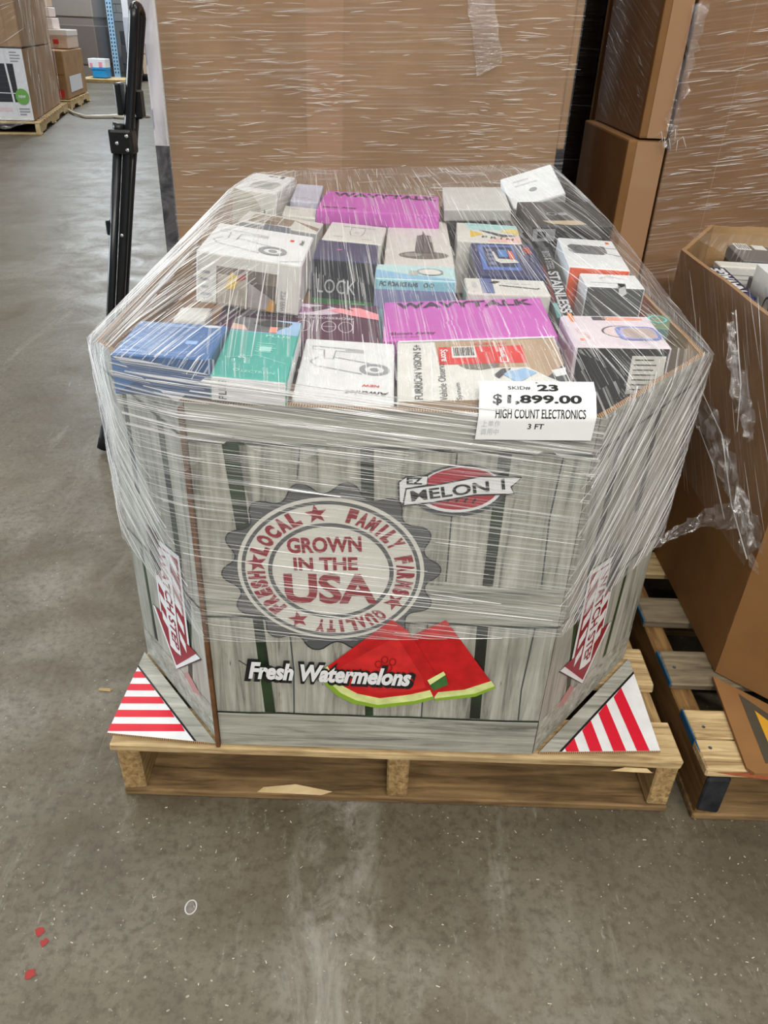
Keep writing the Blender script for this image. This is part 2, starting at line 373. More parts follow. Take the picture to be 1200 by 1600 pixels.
# ------------------------------------------------------------------ the octagonal watermelon bin
Z0, Z1 = .1445, .800
OCT = [(-.318, 0), (.236, 0), (.467, .262), (.467, .95), (.246, 1.20), (-.318, 1.20), (-.507, .96), (-.507, .225)]
def bulge(p, z):
    # the long sides belly out a little
    return p
def octagon_bin(name, OCT, Z0, Z1, th, outer, inner, edge, names):
    root = empty(name, (0, 0, 0)); n = len(OCT); c = Vector((sum(p[0] for p in OCT) / n, sum(p[1] for p in OCT) / n)); out = []
    inn = []
    for i in range(n):
        p = Vector(OCT[i]); d1 = (Vector(OCT[i]) - Vector(OCT[i - 1])).normalized(); d2 = (Vector(OCT[(i + 1) % n]) - p).normalized()
        n1 = Vector((-d1.y, d1.x)); n2 = Vector((-d2.y, d2.x)); b = (n1 + n2).normalized(); inn.append(p + b * (th / b.dot(n1)))
    for i in range(n):
        a, b = Vector(OCT[i]), Vector(OCT[(i + 1) % n]); ai, bi = inn[i], inn[(i + 1) % n]
        e = 0.0006; d = (b - a).normalized() * e
        v = [(*(a + d), Z0), (*(b - d), Z0), (*(bi - d), Z0), (*(ai + d), Z0)]
        # rim edge slightly wavy: a few steps across the top
        m = 8; vv = []; ff = []; idx = []
        for k in range(m + 1):
            t = k / m; w = rnd.uniform(-.002, .002) if 0 < k < m else 0
            po = (a + d).lerp(b - d, t); pi = (ai + d).lerp(bi - d, t)
            vv += [(po.x, po.y, Z0), (po.x, po.y, Z1 + w), (pi.x, pi.y, Z1 + w), (pi.x, pi.y, Z0)]
        for k in range(m):
            q = 4 * k
            ff += [(q, q + 4, q + 5, q + 1), (q + 1, q + 5, q + 6, q + 2), (q + 2, q + 6, q + 7, q + 3), (q + 3, q + 7, q + 4, q)]; idx += [0, 2, 1, 2]
        ff += [(0, 1, 2, 3), (4 * m + 3, 4 * m + 2, 4 * m + 1, 4 * m)]; idx += [2, 2]
        out.append(mesh(names[i], vv, ff, [outer, inner, edge], root, idx=idx))
    return root, out
wb, walls = octagon_bin('watermelon_bin', OCT, Z0, Z1, .009, PLANKV, KRAFT, FLUTE,
                        ['front_panel', 'corner_panel', 'side_panel', 'corner_panel', 'back_panel', 'corner_panel', 'side_panel', 'corner_panel'])
tag(wb, 'octagonal watermelon bin printed with grey planks and a grown in the USA seal', 'bin')
def wallframe(i, parent, OCT=OCT):
    a, b = Vector(OCT[i]), Vector(OCT[(i + 1) % len(OCT)]); d = (b - a).normalized()
    return Frame((a.x, a.y, 0), (d.x, d.y, 0), (0, 0, 1), parent), (b - a).length
FF = Frame((0, 0, 0), (1, 0, 0), (0, 0, 1), walls[0])          # a = world x, b = world z
def grain_patch(F, name, a0, b0, a1, b1, mat, k=1): return rect(F, name, a0, b0, a1, b1, mat, k)
x0, x1 = -.317, .235
rect(FF, 'printed_board', x0, .746, x1, .7995, PLANKH, 3)
rect(FF, 'printed_board', x0, .440, x1, .512, PLANKH, 2)
rect(FF, 'printed_board', x0, Z0, x1, .226, PLANKH, 2)
for b in (.744, .437, .2265):
    line(FF, 'printed_joint', [(x0 + i * .0276 * 2, b + rnd.uniform(-.0012, .0012)) for i in range(11)], .004, GAP, 3)
for pts in ([(-.272, .744), (-.249, .744), (-.236, .515), (-.254, .515)], [(-.246, .436), (-.230, .436), (-.218, .228), (-.236, .228)],
            [(-.083, .744), (-.064, .744), (-.057, .515), (-.073, .515)], [(-.071, .436), (-.057, .436), (-.050, .228), (-.064, .228)],
            [(.107, .744), (.125, .744), (.124, .515), (.108, .515)], [(.108, .436), (.126, .436), (.134, .228), (.116, .228)]):
    patch(FF, 'printed_gap', pts, GAP, 1)
for pts in ([(.196, .744), (.192, .64), (.198, .52)], [(-.19, .436), (-.184, .33), (-.186, .228)], [(.03, .436), (.033, .228)], [(.2, .436), (.196, .3), (.2, .228)], [(-.165, .742), (-.17, .69)], [(.05, .74), (.052, .52)], [(-.274, .345), (-.25, .325), (-.236, .31)]):
    line(FF, 'printed_crack', pts, .0022, DKGREY, 1)
# seal
SEAL = plain(84, 86, 88, .42); FACE = plain(212, 212, 203, .42)
cx, cz = -.1225, .532; SQ = .935
pts = []
for i in range(168):
    t = 2 * math.pi * i / 168; w = math.sin(14 * t + .6); r = .155 + .0105 * math.copysign(abs(w) ** .8, w); pts.append((cx + r * math.cos(t), cz + r * math.sin(t) * .955))
patch(FF, 'seal', pts, SEAL, 4); line(FF, 'seal_outline', pts + [pts[0], pts[1]], .0018, BLACK, 5)
patch(FF, 'seal_disc', ell(cx, cz, .1405, .1405 * SQ, 64), FACE, 5)
ring(FF, 'seal_ring', cx, cz, .1345, .1345 * SQ, .0055, SEAL, 6, 64)
ring(FF, 'seal_ring', cx, cz, .0945, .0945 * SQ, .0062, SEAL, 6, 64)
r_, h_ = .1125, .0270
for s, a, st in (('LOCAL', -49, 10.2), ('FAMILY FARMS', 62, 8.4), ('QUALITY', 163, 8.4), ('FRESH', 246, 9.4)): arctext(FF, s, cx, cz, r_, h_, a, st, MAROON, 7, SQ, .075)
for a in (-11, 120, 207, 277): star(FF, cx + r_ * math.sin(R(a)), cz + r_ * math.cos(R(a)) * SQ, .0165, MAROON, 7, a)
text(FF, 'GROWN', cx - .010, cz + .050, .110, .028, MAROON, 7, 4, .035)
text(FF, 'IN THE', cx - .008, cz + .0155, .096, .024, MAROON, 7, 3, .035)
text(FF, 'USA', cx, cz - .031, .142, .058, MAROON, 7, 2, .035)
# water melon slices
MELON = plain(190, 24, 28, .4, .4, 0, .25); RIND = plain(214, 224, 150, .4, .4, 0, .2); RINDG = plain(132, 168, 48, .4); LEAF = plain(60, 104, 50, .45, .4, 0, .3); PALER = plain(222, 120, 108, .4)
def slice_(outline, rind_from, k):
    pass
B0 = [(.008, .414), (.058, .447), (.152, .305), (.118, .285), (.053, .273)]
patch(FF, 'melon_slice', B0, MELON, 7)
patch(FF, 'melon_rind', [(.152, .306), (.120, .285), (.053, .272), (.050, .290), (.100, .299), (.143, .321)], RIND, 8)
patch(FF, 'melon_rind', [(.152, .3055), (.120, .2845), (.053, .271), (.053, .277), (.118, .291), (.150, .310)], RINDG, 9)
A0 = [(-.027, .446), (.002, .421), (.064, .308), (.050, .279), (.02, .266), (-.043, .253), (-.085, .262), (-.112, .279), (-.130, .302), (-.143, .327), (-.128, .342)]
patch(FF, 'melon_slice', A0, MELON, 10)
patch(FF, 'melon_rind', [(-.143, .328), (-.130, .301), (-.112, .278), (-.085, .261), (-.043, .252), (.02, .265), (.051, .278), (.043, .297), (.01, .285), (-.04, .274), (-.078, .283), (-.1, .298), (-.118, .320), (-.128, .343)], RIND, 11)
patch(FF, 'melon_rind', [(-.143, .3275), (-.1305, .3005), (-.112, .2775), (-.085, .2605), (-.043, .2512), (.02, .2642), (.051, .2772), (.049, .283), (.018, .271), (-.043, .259), (-.08, .268), (-.106, .284), (-.123, .305), (-.137, .330)], RINDG, 12)
patch(FF, 'melon_slice', [(-.112, .338), (-.052, .386), (-.018, .412), (.026, .330), (.036, .302), (.0, .291), (-.05, .286), (-.092, .308)], plain(200, 38, 38, .4, .4, 0, .25), 10.5, .0001)
patch(FF, 'melon_rind', [(.037, .320), (.062, .341), (.066, .334), (.042, .310)], RIND, 13)
patch(FF, 'melon_leaf', [(.042, .309), (.066, .333), (.072, .312), (.048, .297)], LEAF, 13)
for a in ((-.045, .352), (-.035, .362), (-.022, .358), (-.028, .345)): ring(FF, 'melon_seed', a[0], a[1], .006, .008, .0018, plain(150, 14, 20, .4), 13, 14)
text(FF, 'Fresh Watermelons', -.124, .3275, .283, .052, BLACK, 14, -1.2, .10, .25, 'lettering_outline')
text(FF, 'Fresh Watermelons', -.124, .3275, .268, .038, WHITE, 15, -1.2, .045, .25)
# melon logo on its ribbon
patch(FF, 'logo_disc', ell(.058, .682, .066, .042, 32, .12), DKGREY, 7)
patch(FF, 'logo_disc', ell(.058, .684, .060, .037, 32, .12), WHITE, 8)
patch(FF, 'logo_disc', ell(.058, .686, .055, .034, 32, .12), plain(168, 44, 58, .42), 9)
for i in range(5): line(FF, 'logo_stroke', [(.03 + i * .012, .664), (.034 + i * .012, .672)], .003, BLACK, 10)
rib = [(-.020, .656), (.025, .664), (.08, .678), (.135, .682), (.129, .693), (.142, .709), (.085, .708), (.028, .693), (-.017, .684)]
patch(FF, 'logo_ribbon', rib, WHITE, 11); line(FF, 'logo_outline', rib + [rib[0]], .0022, BLACK, 12)
rb2 = [(-.020, .656), (-.017, .684), (.012, .691), (.012, .706), (-.018, .703), (-.028, .694), (-.026, .664)]
patch(FF, 'logo_ribbon', rb2, WHITE, 10); line(FF, 'logo_outline', rb2 + [rb2[0]], .0022, BLACK, 11)
text(FF, 'EZ', -.006, .697, .022, .011, BLACK, 12, 2, .03)
text(FF, 'MELON 1', .055, .685, .132, .0175, BLACK, 13, 11, .02)
# corner panels: boards, gaps, flap stripes and the watch step arrows
def corner_print(F, W, mirror):
    X = (lambda u: W - u) if mirror else (lambda u: u)
    def P(name, pts, mat, k=1): return patch(F, name, [(X(a), b) for a, b in pts], mat, k)
    P('printed_board', [(.001, .746), (W - .001, .762), (W - .001, .7995), (.001, .7995)], PLANKH, 2)
    P('printed_board', [(.001, Z0), (W - .001, Z0), (W - .001, .215), (.001, .222)], PLANKH, 2)
    for b in (.744, .437): line(F, 'printed_joint', [(X(.001), b), (X(W / 2), b + .004), (X(W - .001), b + .012)], .0045, GAP, 2)
    P('printed_gap', [(.075, .744), (.095, .744), (.088, .50), (.070, .50)], GAP); P('printed_gap', [(.20, .745), (.216, .745), (.222, .56), (.206, .56)], GAP)
    P('printed_gap', [(.055, .43), (.068, .43), (.105, .222), (.090, .222)], GAP)
    P('printed_gap', [(.235, .43), (.245, .43), (.24, .222), (.228, .222)], GAP)
    ar = [(.078, .505), (.178, .492), (.186, .322), (.216, .318), (.150, .214), (.046, .318), (.082, .316)]
    cxx = .131; czz = .36
    P('arrow_outline', [(cxx + (a - cxx) * 1.10, czz + (b - czz) * 1.04) for a, b in ar], BLACK, 3)
    P('arrow', [(cxx + (a - cxx) * 1.06, czz + (b - czz) * 1.025) for a, b in ar], WHITE, 4)
    P('arrow_field', [(cxx + (a - cxx) * .92, czz + (b - czz) * .95) for a, b in ar], MAROON, 5)
    for i in range(5):
        b = .485 - i * .042
        P('arrow_stripe', [(.088 + i * .001, b - .004), (.112, b + .012), (.112, b - .008), (.088 + i * .001, b - .024)], WHITE, 6)
        P('arrow_stripe', [(.152, b + .002), (.174 + i * .001, b + .016), (.174 + i * .001, b - .004), (.152, b - .018)], WHITE, 6)
    P('arrow_stripe', [(.112, .492), (.152, .487), (.160, .262), (.138, .262), (.118, .268)], WHITE, 7)
    text(F, 'WATCH STEP', X(.136), .378, .205, .027, MAROON, 8, -88, .02)
    P('hand_hole', [(.150, .512), (.190, .512), (.186, .45), (.172, .415), (.150, .44)], plain(52, 36, 24, .8, .1), 9)
    P('printed_blush', [(.06, .215), (.10, .24), (.12, .222), (.09, .2)], plain(176, 128, 126, .45), 3)
FR, WR = wallframe(1, walls[1]); corner_print(FR, WR, False)
FL, WL = wallframe(7, walls[7]); corner_print(FL, WL, True)
for i in (2, 6):
    Fs, Ws = wallframe(i, walls[i])
    for b0, b1 in ((.746, .7995), (.44, .512), (Z0, .226)): rect(Fs, 'printed_board', .001, b0, Ws - .001, b1, PLANKH, 2)
    for j in range(5): rect(Fs, 'printed_gap', .05 + j * .13, .228, .065 + j * .13, .745, GAP, 1)
# glued seam of the double wall at the front left corner
o = bevel_box('panel_seam', -.3245, -.3175, -.010, -.0005, Z0, .796, plain(104, 72, 46, .85, .2, 0, .35), wb, .001); o['label'] = 'brown corrugated edge of the overlapping front panel'
# striped bottom flaps folded out on the pallet
STRED = plain(214, 28, 52, .4)
def flap(tri, frac, nst, along, flip):
    """tri = outer corner, hinge start, hinge end"""
    A, B, Cc = [Vector((*p, 0)) for p in tri]
    f = empty('corner_flap'); f.parent = wb
    z = .1440; th = .005
    def slab(name, pts, mat, k):
        n = len(pts); zt = z + th + k * .0004
        v = [(p.x, p.y, zt) for p in pts] + [(p.x, p.y, (z if k == 0 else zt - .0003)) for p in pts]
        ar = sum(pts[i].x * pts[(i + 1) % n].y - pts[(i + 1) % n].x * pts[i].y for i in range(n))
        fc = [tuple(range(n)) if ar > 0 else tuple(range(n))[::-1]] + [((i, n + i, n + (i + 1) % n, (i + 1) % n)) for i in range(n)]
        return mesh(name, v, fc, [mat, FLUTE] if k == 0 else mat, f, idx=[0] + [1] * n if k == 0 else None)
    slab('flap_card', [A, B, Cc], WHITE, 0)
    h0, h1 = B.lerp(A, frac), Cc.lerp(A, frac)
    slab('flap_board', [B, Cc, h1, h0], PLANKH, 1)
    slab('flap_line', [h0, h1, h1.lerp(A, .03), h0.lerp(A, .03)], BLACK, 2)
    # stripes run from the hinge line to the outer edges
    h0, h1 = h0.lerp(A, .03), h1.lerp(A, .03)
    P, Q, O = (h0, h1, A)
    for i in range(nst):
        t0, t1 = along(i)
        a, b = P.lerp(Q, t0), P.lerp(Q, t1); c, d = (P.lerp(O, t0 / flip) if t0 < flip else O.lerp(Q, (t0 - flip) / (1 - flip))), (P.lerp(O, t1 / flip) if t1 < flip else O.lerp(Q, (t1 - flip) / (1 - flip)))
        a = a.lerp(c, .02)
        pts = [a, b, d, c]
        if t0 < flip < t1: pts = [a, b, d, O, c]
        slab('flap_stripe', pts, STRED, 2)
    return f
flap([(.468, .012), (.248, .0), (.474, .252)], .16, 4, lambda i: (.04 + i * .215, .04 + i * .215 + .115), .90)
flap([(-.522, .012), (-.325, -.004), (-.513, .222)], .18, 5, lambda i: (.12 + i * .18, .12 + i * .18 + .09), .10)

# ------------------------------------------------------------------ boxed goods heaped in the bin
HEAP = []                                             # corner points for the stretch film
# settled resting places: x, y, width, depth, top height, tilt x, tilt y, turn
PLACE = {
 'gift_wrapped_box': [(-.409, .012, .128, .133, .860, 0, 1, -.5)], 'charger_box': [(-.279, -.003, .100, .205, .842, 3, 3.5, .5)],
 'security_camera_box': [(-.176, .0135, .137, .206, .806, 3, 1.5, 0)], 'vehicle_camera_box': [(-.035, .0175, .242, .196, .800, 6, -4, -.5)],
 'hair_dryer_box': [(-.057, .227, .273, .174, .815, 2.8, -4, 0), (-.215, .866, .275, .215, .885, 1, .2, -2)], 'nail_dryer_box': [(-.327, .233, .266, .158, .811, 4, 1, 2)],
 'floodlight_camera_box': [(-.357, .312, .168, .176, .922, 1.8, 6, -1)], 'smart_lock_box': [(-.191, .502, .119, .133, .870, 1, 2.8, 0)],
 'tower_heater_box': [(-.060, .533, .134, .400, .853, .3, -.9, -1)], 'skin_device_box': [(-.075, .424, .144, .090, .859, .9, 0, -1)],
 'web_camera_box': [(-.187, .672, .122, .172, .867, -.7, 3, -3), (.285, .522, .113, .216, .868, 1.4, .6, -4.5)], 'photo_print_box': [(-.366, .738, .166, .108, .882, -.7, 6.5, -3)],
 'slim_cream_box': [(-.290, .857, .075, .088, .873, 2, 4, 2)], 'indoor_camera_box': [(-.398, .866, .098, .214, .922, .4, 3.5, -5)], 'lilac_box': [(-.283, .955, .066, .16, .886, 4, 2, 0)],
 'flat_white_box': [(.073, .916, .152, .225, .887, 3, -2.5, -2)], 'sketch_pad_box': [(.093, .736, .136, .155, .860, 1.8, .8, -3)], 'phone_repair_box': [(.116, .508, .127, .215, .850, 2.2, -.9, -1)],
 'stylus_box': [(.088, .416, .148, .088, .842, 1.3, -.4, -1)], 'speaker_box': [(.252, .767, .170, .200, .887, 4, -2, 2)], 'earphone_box': [(.301, .434, .103, .077, .857, 1.8, 0, -2)],
 'smart_watch_box': [(.231, .172, .145, .136, .838, 1.6, -1.5, -.5)], 'leaning_white_box': [(.245, 1.004, .128, .112, .878, 28, -17, 7)], 'knife_set_box': [(.233, .316, .031, .42, .826, 3.5, -5, -3.6)]}
def carton(name, label, fl, w, d, zt, h, mats, rz=0, ry=0, rx=0, cat='box', group='boxed electronics heaped in the watermelon bin', b=.002, flapface=True, heap=True, jit=.00015):
    """fl = front left corner of the top in plan, zt = height of that corner; mats = (top, front, left, right) or one material"""
    if not isinstance(mats, (list, tuple)): mats = (mats,) * 4
    dw, dd = w, d
    if heap and PLACE.get(name):
        x_, y_, w, d, zt, rx, ry, rz = PLACE[name].pop(0); fl = (x_, y_)
    uniq = list(dict.fromkeys(mats)); ix = [uniq.index(k) for k in mats]
    o = bevel_box(name, -w / 2, w / 2, -d / 2, d / 2, 0, h, uniq, None, b, jit, idx=(ix[1], ix[0], ix[1], ix[1], ix[2], ix[3]))
    E = Euler((R(rx), R(ry), R(rz))); M = E.to_matrix()
    o.rotation_euler = E; o.location = Vector((*fl, zt)) - M @ Vector((-w / 2, -d / 2, h))
    tag(o, label, cat, group)
    if heap:
        for sx in (-1, 1):
            for sy in (-1, 1): HEAP.append(o.location + M @ Vector((sx * w / 2, sy * d / 2, h))); HEAP.append(o.location + M @ Vector((sx * w / 2, sy * d / 2, max(0, h - .05))))
    T = Frame((-w / 2, -d / 2, h), (1, 0, 0), (0, 1, 0), o)
    Fr = Frame((-w / 2, -d / 2, 0), (1, 0, 0), (0, 0, 1), o)
    Lf = Frame((-w / 2, d / 2, 0), (0, -1, 0), (0, 0, 1), o)
    Rt = Frame((w / 2, -d / 2, 0), (0, 1, 0), (0, 0, 1), o)
    if flapface: bevel_box('tuck_flap', -w / 2 + .004, w / 2 - .004, -d / 2 - .0009, -d / 2 + .0005, .003, h - .003, mats[1], o, .0004)
    Fr.o.y -= .0009; T.sa = Fr.sa = w / dw; T.sb = L_ = d / dd; Lf.sa = Rt.sa = L_
    return o, T, Fr, Lf, Rt
def bars(F, a0, b0, w, n, pitch, mat, th=.0016, k=1, seed=1):
    r = random.Random(seed)
    for i in range(n): rect(F, 'print_line', a0, b0 - i * pitch, a0 + w * r.uniform(.6, 1), b0 - i * pitch + th, mat, k)
def camera_art(F, cx, cy, s, mat, rot=0, k=2):
    """line drawing of a small bullet camera on an arm"""
    c, sn = math.cos(R(rot)), math.sin(R(rot))
    def T(p): return (cx + s * (c * p[0] - sn * p[1]), cy + s * (sn * p[0] + c * p[1]))
    for pts in ([(-.5, .42), (.2, .36), (.2, .26), (-.18, .28), (-.2, -.02), (-.32, -.02), (-.34, .3), (-.5, .3), (-.5, .42)], [(-.4, .02), (-.5, -.15), (-.42, -.3), (.2, -.5)], [(-.2, .05), (.3, -.12)], [(-.05, .33), (.2, .31), (.2, .27)]):
        line(F, 'line_art', [T(p) for p in pts], .0017, mat, k)
    p = T((.36, -.32)); ring(F, 'line_art', p[0], p[1], .2 * s, .2 * s, .07 * s, mat, k, 24); patch(F, 'line_art', ell(p[0], p[1], .06 * s, .06 * s, 12), mat, k)

# plain cartons that fill the bin under the visible layer
for (xa, xb, ya, yb, t) in ((-.305, -.045, .02, .56, 'front left'), (-.035, .225, .02, .56, 'front right'), (-.305, -.045, .58, 1.14, 'rear left'), (-.035, .225, .58, 1.14, 'rear right'), (-.49, -.315, .25, .90, 'left'), (.24, .45, .29, .87, 'right')):
    o = bevel_box('packing_carton', xa, xb, ya, yb, .146, .735, CARDDK, None, .004, .001)
    bevel_box('top_flap', xa + .01, (xa + xb) / 2 - .001, ya + .01, yb - .01, .7352, .7372, CARDDK, o, .0005); bevel_box('top_flap', (xa + xb) / 2 + .001, xb - .01, ya + .01, yb - .01, .7352, .7372, CARDDK, o, .0005)
    tag(o, 'plain brown carton at the %s of the bin beneath the boxed electronics' % t, 'carton', 'brown cartons filling the bin')
ZB = .746
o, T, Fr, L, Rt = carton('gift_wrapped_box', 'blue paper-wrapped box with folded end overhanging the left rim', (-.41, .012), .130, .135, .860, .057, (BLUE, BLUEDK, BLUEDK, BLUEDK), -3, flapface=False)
for pts in ([(.001, .056), (.040, .028), (.001, .001)], ): patch(Fr, 'paper_fold', pts, BLUE, 2)
line(Fr, 'paper_fold', [(.040, .028), (.13, .030)], .0012, BLUE, 2)
LB = plain(150, 190, 240, .35)
line(T, 'line_art', [(.075, .02), (.095, .10), (.118, .10), (.104, .02), (.075, .02)], .0012, LB, 1); line(T, 'line_art', [(.068, .015), (.09, .107), (.124, .107), (.108, .015), (.068, .015)], .0012, LB, 1)
rect(T, 'line_art', .086, .05, .102, .062, LB, 1); patch(T, 'sticker', ell(.108, .125, .012, .005), WHITE, 1); bars(T, .04, .122, .05, 2, .006, LB, .003); rect(T, 'print_line', .01, .012, .03, .016, LB, 1)
o, T, Fr, L, Rt = carton('charger_box', 'white box with teal lower lid and a photo strip marked PLUS', (-.272, .002), .098, .20, .842, .038, (TEAL, WHITE, WHITE, WHITE), -5)
rect(T, 'photo_print', .001, .148, .097, .199, SKY, 1); patch(T, 'photo_print', [(.001, .15), (.06, .15), (.075, .172), (.06, .198), (.001, .199)], plain(96, 96, 100, .4, .4, 0, .4), 2)
patch(T, 'photo_print', [(.03, .178), (.05, .195), (.085, .19), (.08, .176), (.05, .17)], BLACK, 3); rect(T, 'photo_print', .055, .15, .066, .17, SALMON, 3); patch(T, 'photo_print', [(.001, .15), (.025, .15), (.018, .168), (.001, .172)], plain(208, 172, 156, .4), 3)
PT = plain(170, 226, 218, .4)
text(T, 'PLUS', .070, .138, .034, .008, PT, 2, 0, .01); text(T, 'LECTRON', .058, .018, .042, .007, PT, 2, 0, .0)
ring(T, 'emblem', .030, .020, .004, .004, .0014, PT, 2, 16); text(T, '&', .032, .062, .012, .012, PT, 2)
bars(T, .045, .11, .035, 5, .007, PT, .001, 2, 4); rect(T, 'line_art', .05, .085, .066, .10, PT, 2); line(T, 'line_art', [(.012, .055), (.05, .07), (.09, .05)], .001, PT, 2)
text(Fr, 'PLUS', .016, .019, .028, .010, BLACK, 2, 90, .01)
o, T, Fr, L, Rt = carton('security_camera_box', 'flat white camera box with upside-down line drawing and red NEW by the front rim', (-.168, .012), .124, .212, .806, .806 - ZB, WHITE, -1)
camera_art(T, .062, .140, .10, GREY, 0); text(T, 'Alwtniet', .090, .028, .055, .012, BLACK, 2, 180, .02, .2); text(T, 'NEW', .094, .052, .022, .007, RED, 2, 180, .03)
o, T, Fr, L, Rt = carton('vehicle_camera_box', 'white vehicle observation camera box with torn kraft patch and red label', (-.034, .012), .244, .205, .806, .806 - ZB, OFFW, 2)
text(T, 'FURRION VISION S+', .030, .100, .175, .012, DKGREY, 2, 90, .01); text(T, 'Vehicle Observation', .064, .078, .140, .011, DKGREY, 2, 90, .0); text(T, 'System', .086, .034, .050, .009, DKGREY, 2, 90)
patch(T, 'kraft_patch', [(.058, .196), (.24, .2), (.243, .11), (.215, .072), (.19, .105), (.12, .105), (.062, .128)], TAN, 1)
rect(T, 'red_label', .062, .118, .190, .176, RED, 2); rect(T, 'barcode_label', .082, .138, .118, .176, OFFW, 3)
for i in range(12): rect(T, 'barcode_bar', .085 + i * .0026, .144, .0862 + i * .0026 + (i % 3) * .0003, .172, BLACK, 4)
text(T, 'SPEED', .142, .184, .05, .008, RED, 3, 180, .02); text(T, 'Score', .071, .147, .040, .011, WHITE, 3, -90, .02); text(T, 'Sandisk', .158, .147, .045, .008, WHITE, 3, -90, .02); rect(T, 'label_box', .152, .12, .164, .138, WHITE, 3); rect(T, 'label_box', .154, .122, .162, .136, RED, 4)
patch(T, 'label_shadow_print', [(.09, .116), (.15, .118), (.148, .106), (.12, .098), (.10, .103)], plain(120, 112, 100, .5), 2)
patch(T, 'torn_paper', [(.215, .072), (.243, .11), (.243, .06), (.235, .05)], DKGREY, 2); patch(T, 'torn_paper', [(.222, .09), (.243, .098), (.24, .075), (.225, .07)], WHITE, 3); patch(T, 'torn_paper', [(.150, .085), (.185, .10), (.2, .085), (.17, .055)], SKY, 2); patch(T, 'torn_paper', [(.138, .08), (.152, .1), (.165, .1), (.145, .07)], DKGREY, 2)
line(T, 'tape_edge', [(.048, .001), (.052, .204)], .002, WHITE, 1); line(T, 'tape_edge', [(.002, .199), (.243, .202)], .005, WHITE, 3)
rect(Fr, 'torn_edge', .002, .04, .12, .066, TAN, 2)
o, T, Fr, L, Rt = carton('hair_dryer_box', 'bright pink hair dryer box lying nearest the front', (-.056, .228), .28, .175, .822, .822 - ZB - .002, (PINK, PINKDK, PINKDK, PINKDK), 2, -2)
text(T, 'WAVYTALK', .142, .152, .238, .027, plain(58, 24, 60, .4), 2, 0, .03); text(T, 'Blown Away', .049, .024, .075, .013, PURPLE, 2, 0, .02); text(T, 'Ionic hair dryer', .036, .010, .048, .005, PURPLE, 2)
o, T, Fr, L, Rt = carton('nail_dryer_box', 'dark plum nail dryer box with white lamp and pink hand printed on it', (-.330, .237), .268, .165, .815, .815 - ZB, (PURPLE, PURPLE, PURPLE, PURPLE), 0)
LP = plain(214, 196, 214, .4)
patch(T, 'lamp_print', ell(.122, .132, .086, .026, 32, -.06), LP, 1); patch(T, 'lamp_print', ell(.10, .130, .058, .017, 32, -.06), plain(150, 90, 140, .4), 2); patch(T, 'lamp_print', [(.155, .12), (.185, .14), (.175, .148), (.15, .14)], PURPLE, 3)
HP = plain(240, 150, 160, .4)
patch(T, 'hand_print', [(.18, .128), (.2, .14), (.225, .128), (.216, .144), (.235, .144), (.267, .118), (.267, .092), (.22, .108)], HP, 3)
text(T, 'PROFESSIONAL LED NAIL DRYER', .142, .093, .165, .010, LP, 2, 180, .01)
for i, x in enumerate((.212, .184)): ring(T, 'emblem_letter', x, .055, .0125, .0235, .0016, LP, 2, 24)
line(T, 'emblem_letter', [(.173, .055), (.196, .055)], .0016, LP, 2); line(T, 'emblem_letter', [(.2245, .03), (.2245, .085)], .0016, LP, 2)
line(T, 'emblem_letter', [(.165, .032), (.165, .082)], .0016, LP, 2); line(T, 'emblem_letter', [(.158, .032), (.158, .082)], .0016, LP, 2); ring(T, 'emblem_letter', .142, .055, .0125, .0235, .0016, LP, 2, 24)
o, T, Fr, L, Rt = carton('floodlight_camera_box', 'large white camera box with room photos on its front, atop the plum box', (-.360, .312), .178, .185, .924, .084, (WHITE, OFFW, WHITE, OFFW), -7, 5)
camera_art(T, .075, .095, .125, GREY, 0); rect(T, 'red_mark', .14, .13, .147, .14, RED, 2); text(T, 'Alwt', .162, .13, .03, .008, DKGREY, 2, 90, .02)
rect(Fr, 'photo_print', .035, .001, .140, .064, plain(128, 116, 104, .4, .4, 0, .4), 2); rect(Fr, 'photo_print', .037, .004, .086, .052, plain(186, 176, 162, .4, .4, 0, .3), 3); rect(Fr, 'photo_print', .090, .004, .136, .045, plain(168, 160, 158, .4, .4, 0, .3), 3)
patch(Fr, 'photo_print', [(.05, .03), (.06, .058), (.075, .05), (.066, .03)], YELLOW, 4); patch(Fr, 'photo_print', [(.07, .042), (.085, .05), (.085, .056), (.07, .054)], plain(170, 60, 60, .4), 4); patch(Fr, 'photo_print', [(.09, .045), (.136, .02), (.136, .045)], plain(90, 78, 70, .4), 4); line(Fr, 'photo_print', [(.087, .0), (.087, .062)], .003, OFFW, 5)
patch(Fr, 'photo_print', [(.122, .002), (.136, .002), (.136, .02), (.128, .022)], plain(204, 150, 70, .4), 5)
text(Fr, 'WIFI PTZ', .150, .022, .034, .008, GREY, 2, 90, .02); bars(Fr, .008, .05, .02, 4, .012, GREY, .004, 2, 9)
line(T, 'tape_edge', [(.14, .001), (.177, .02)], .0014, GREY, 2)
o, T, Fr, L, Rt = carton('charger_brick_box', 'small white box behind the blue box at the left rim', (-.388, .246), .05, .062, .83, .83 - ZB, OFFW, 2)
bars(Fr, .005, .06, .035, 2, .01, GREY, .002, 2)
o, T, Fr, L, Rt = carton('smart_lock_box', 'black and navy lock box with a green strip along its base', (-.190, .503), .117, .135, .873, .873 - ZB - .006, (plain(58, 62, 100, .36), plain(30, 38, 50, .36), BLACK, BLACK), -3, 2)
text(Fr, 'LOCK', .046, .072, .070, .026, LTGREY, 2, 0, .0); rect(Fr, 'green_strip', .002, .028, .115, .048, GREEN, 2); text(Fr, 'blaze', .025, .034, .04, .007, WHITE, 3, 0, .02); rect(Fr, 'badge', .075, .034, .10, .044, plain(120, 190, 130, .4), 3)
ring(T, 'orbit_print', .055, .07, .026, .012, .0012, plain(110, 110, 150, .4), 2); patch(T, 'orbit_print', ell(.045, .07, .006, .006, 10), plain(160, 90, 150, .4), 2)
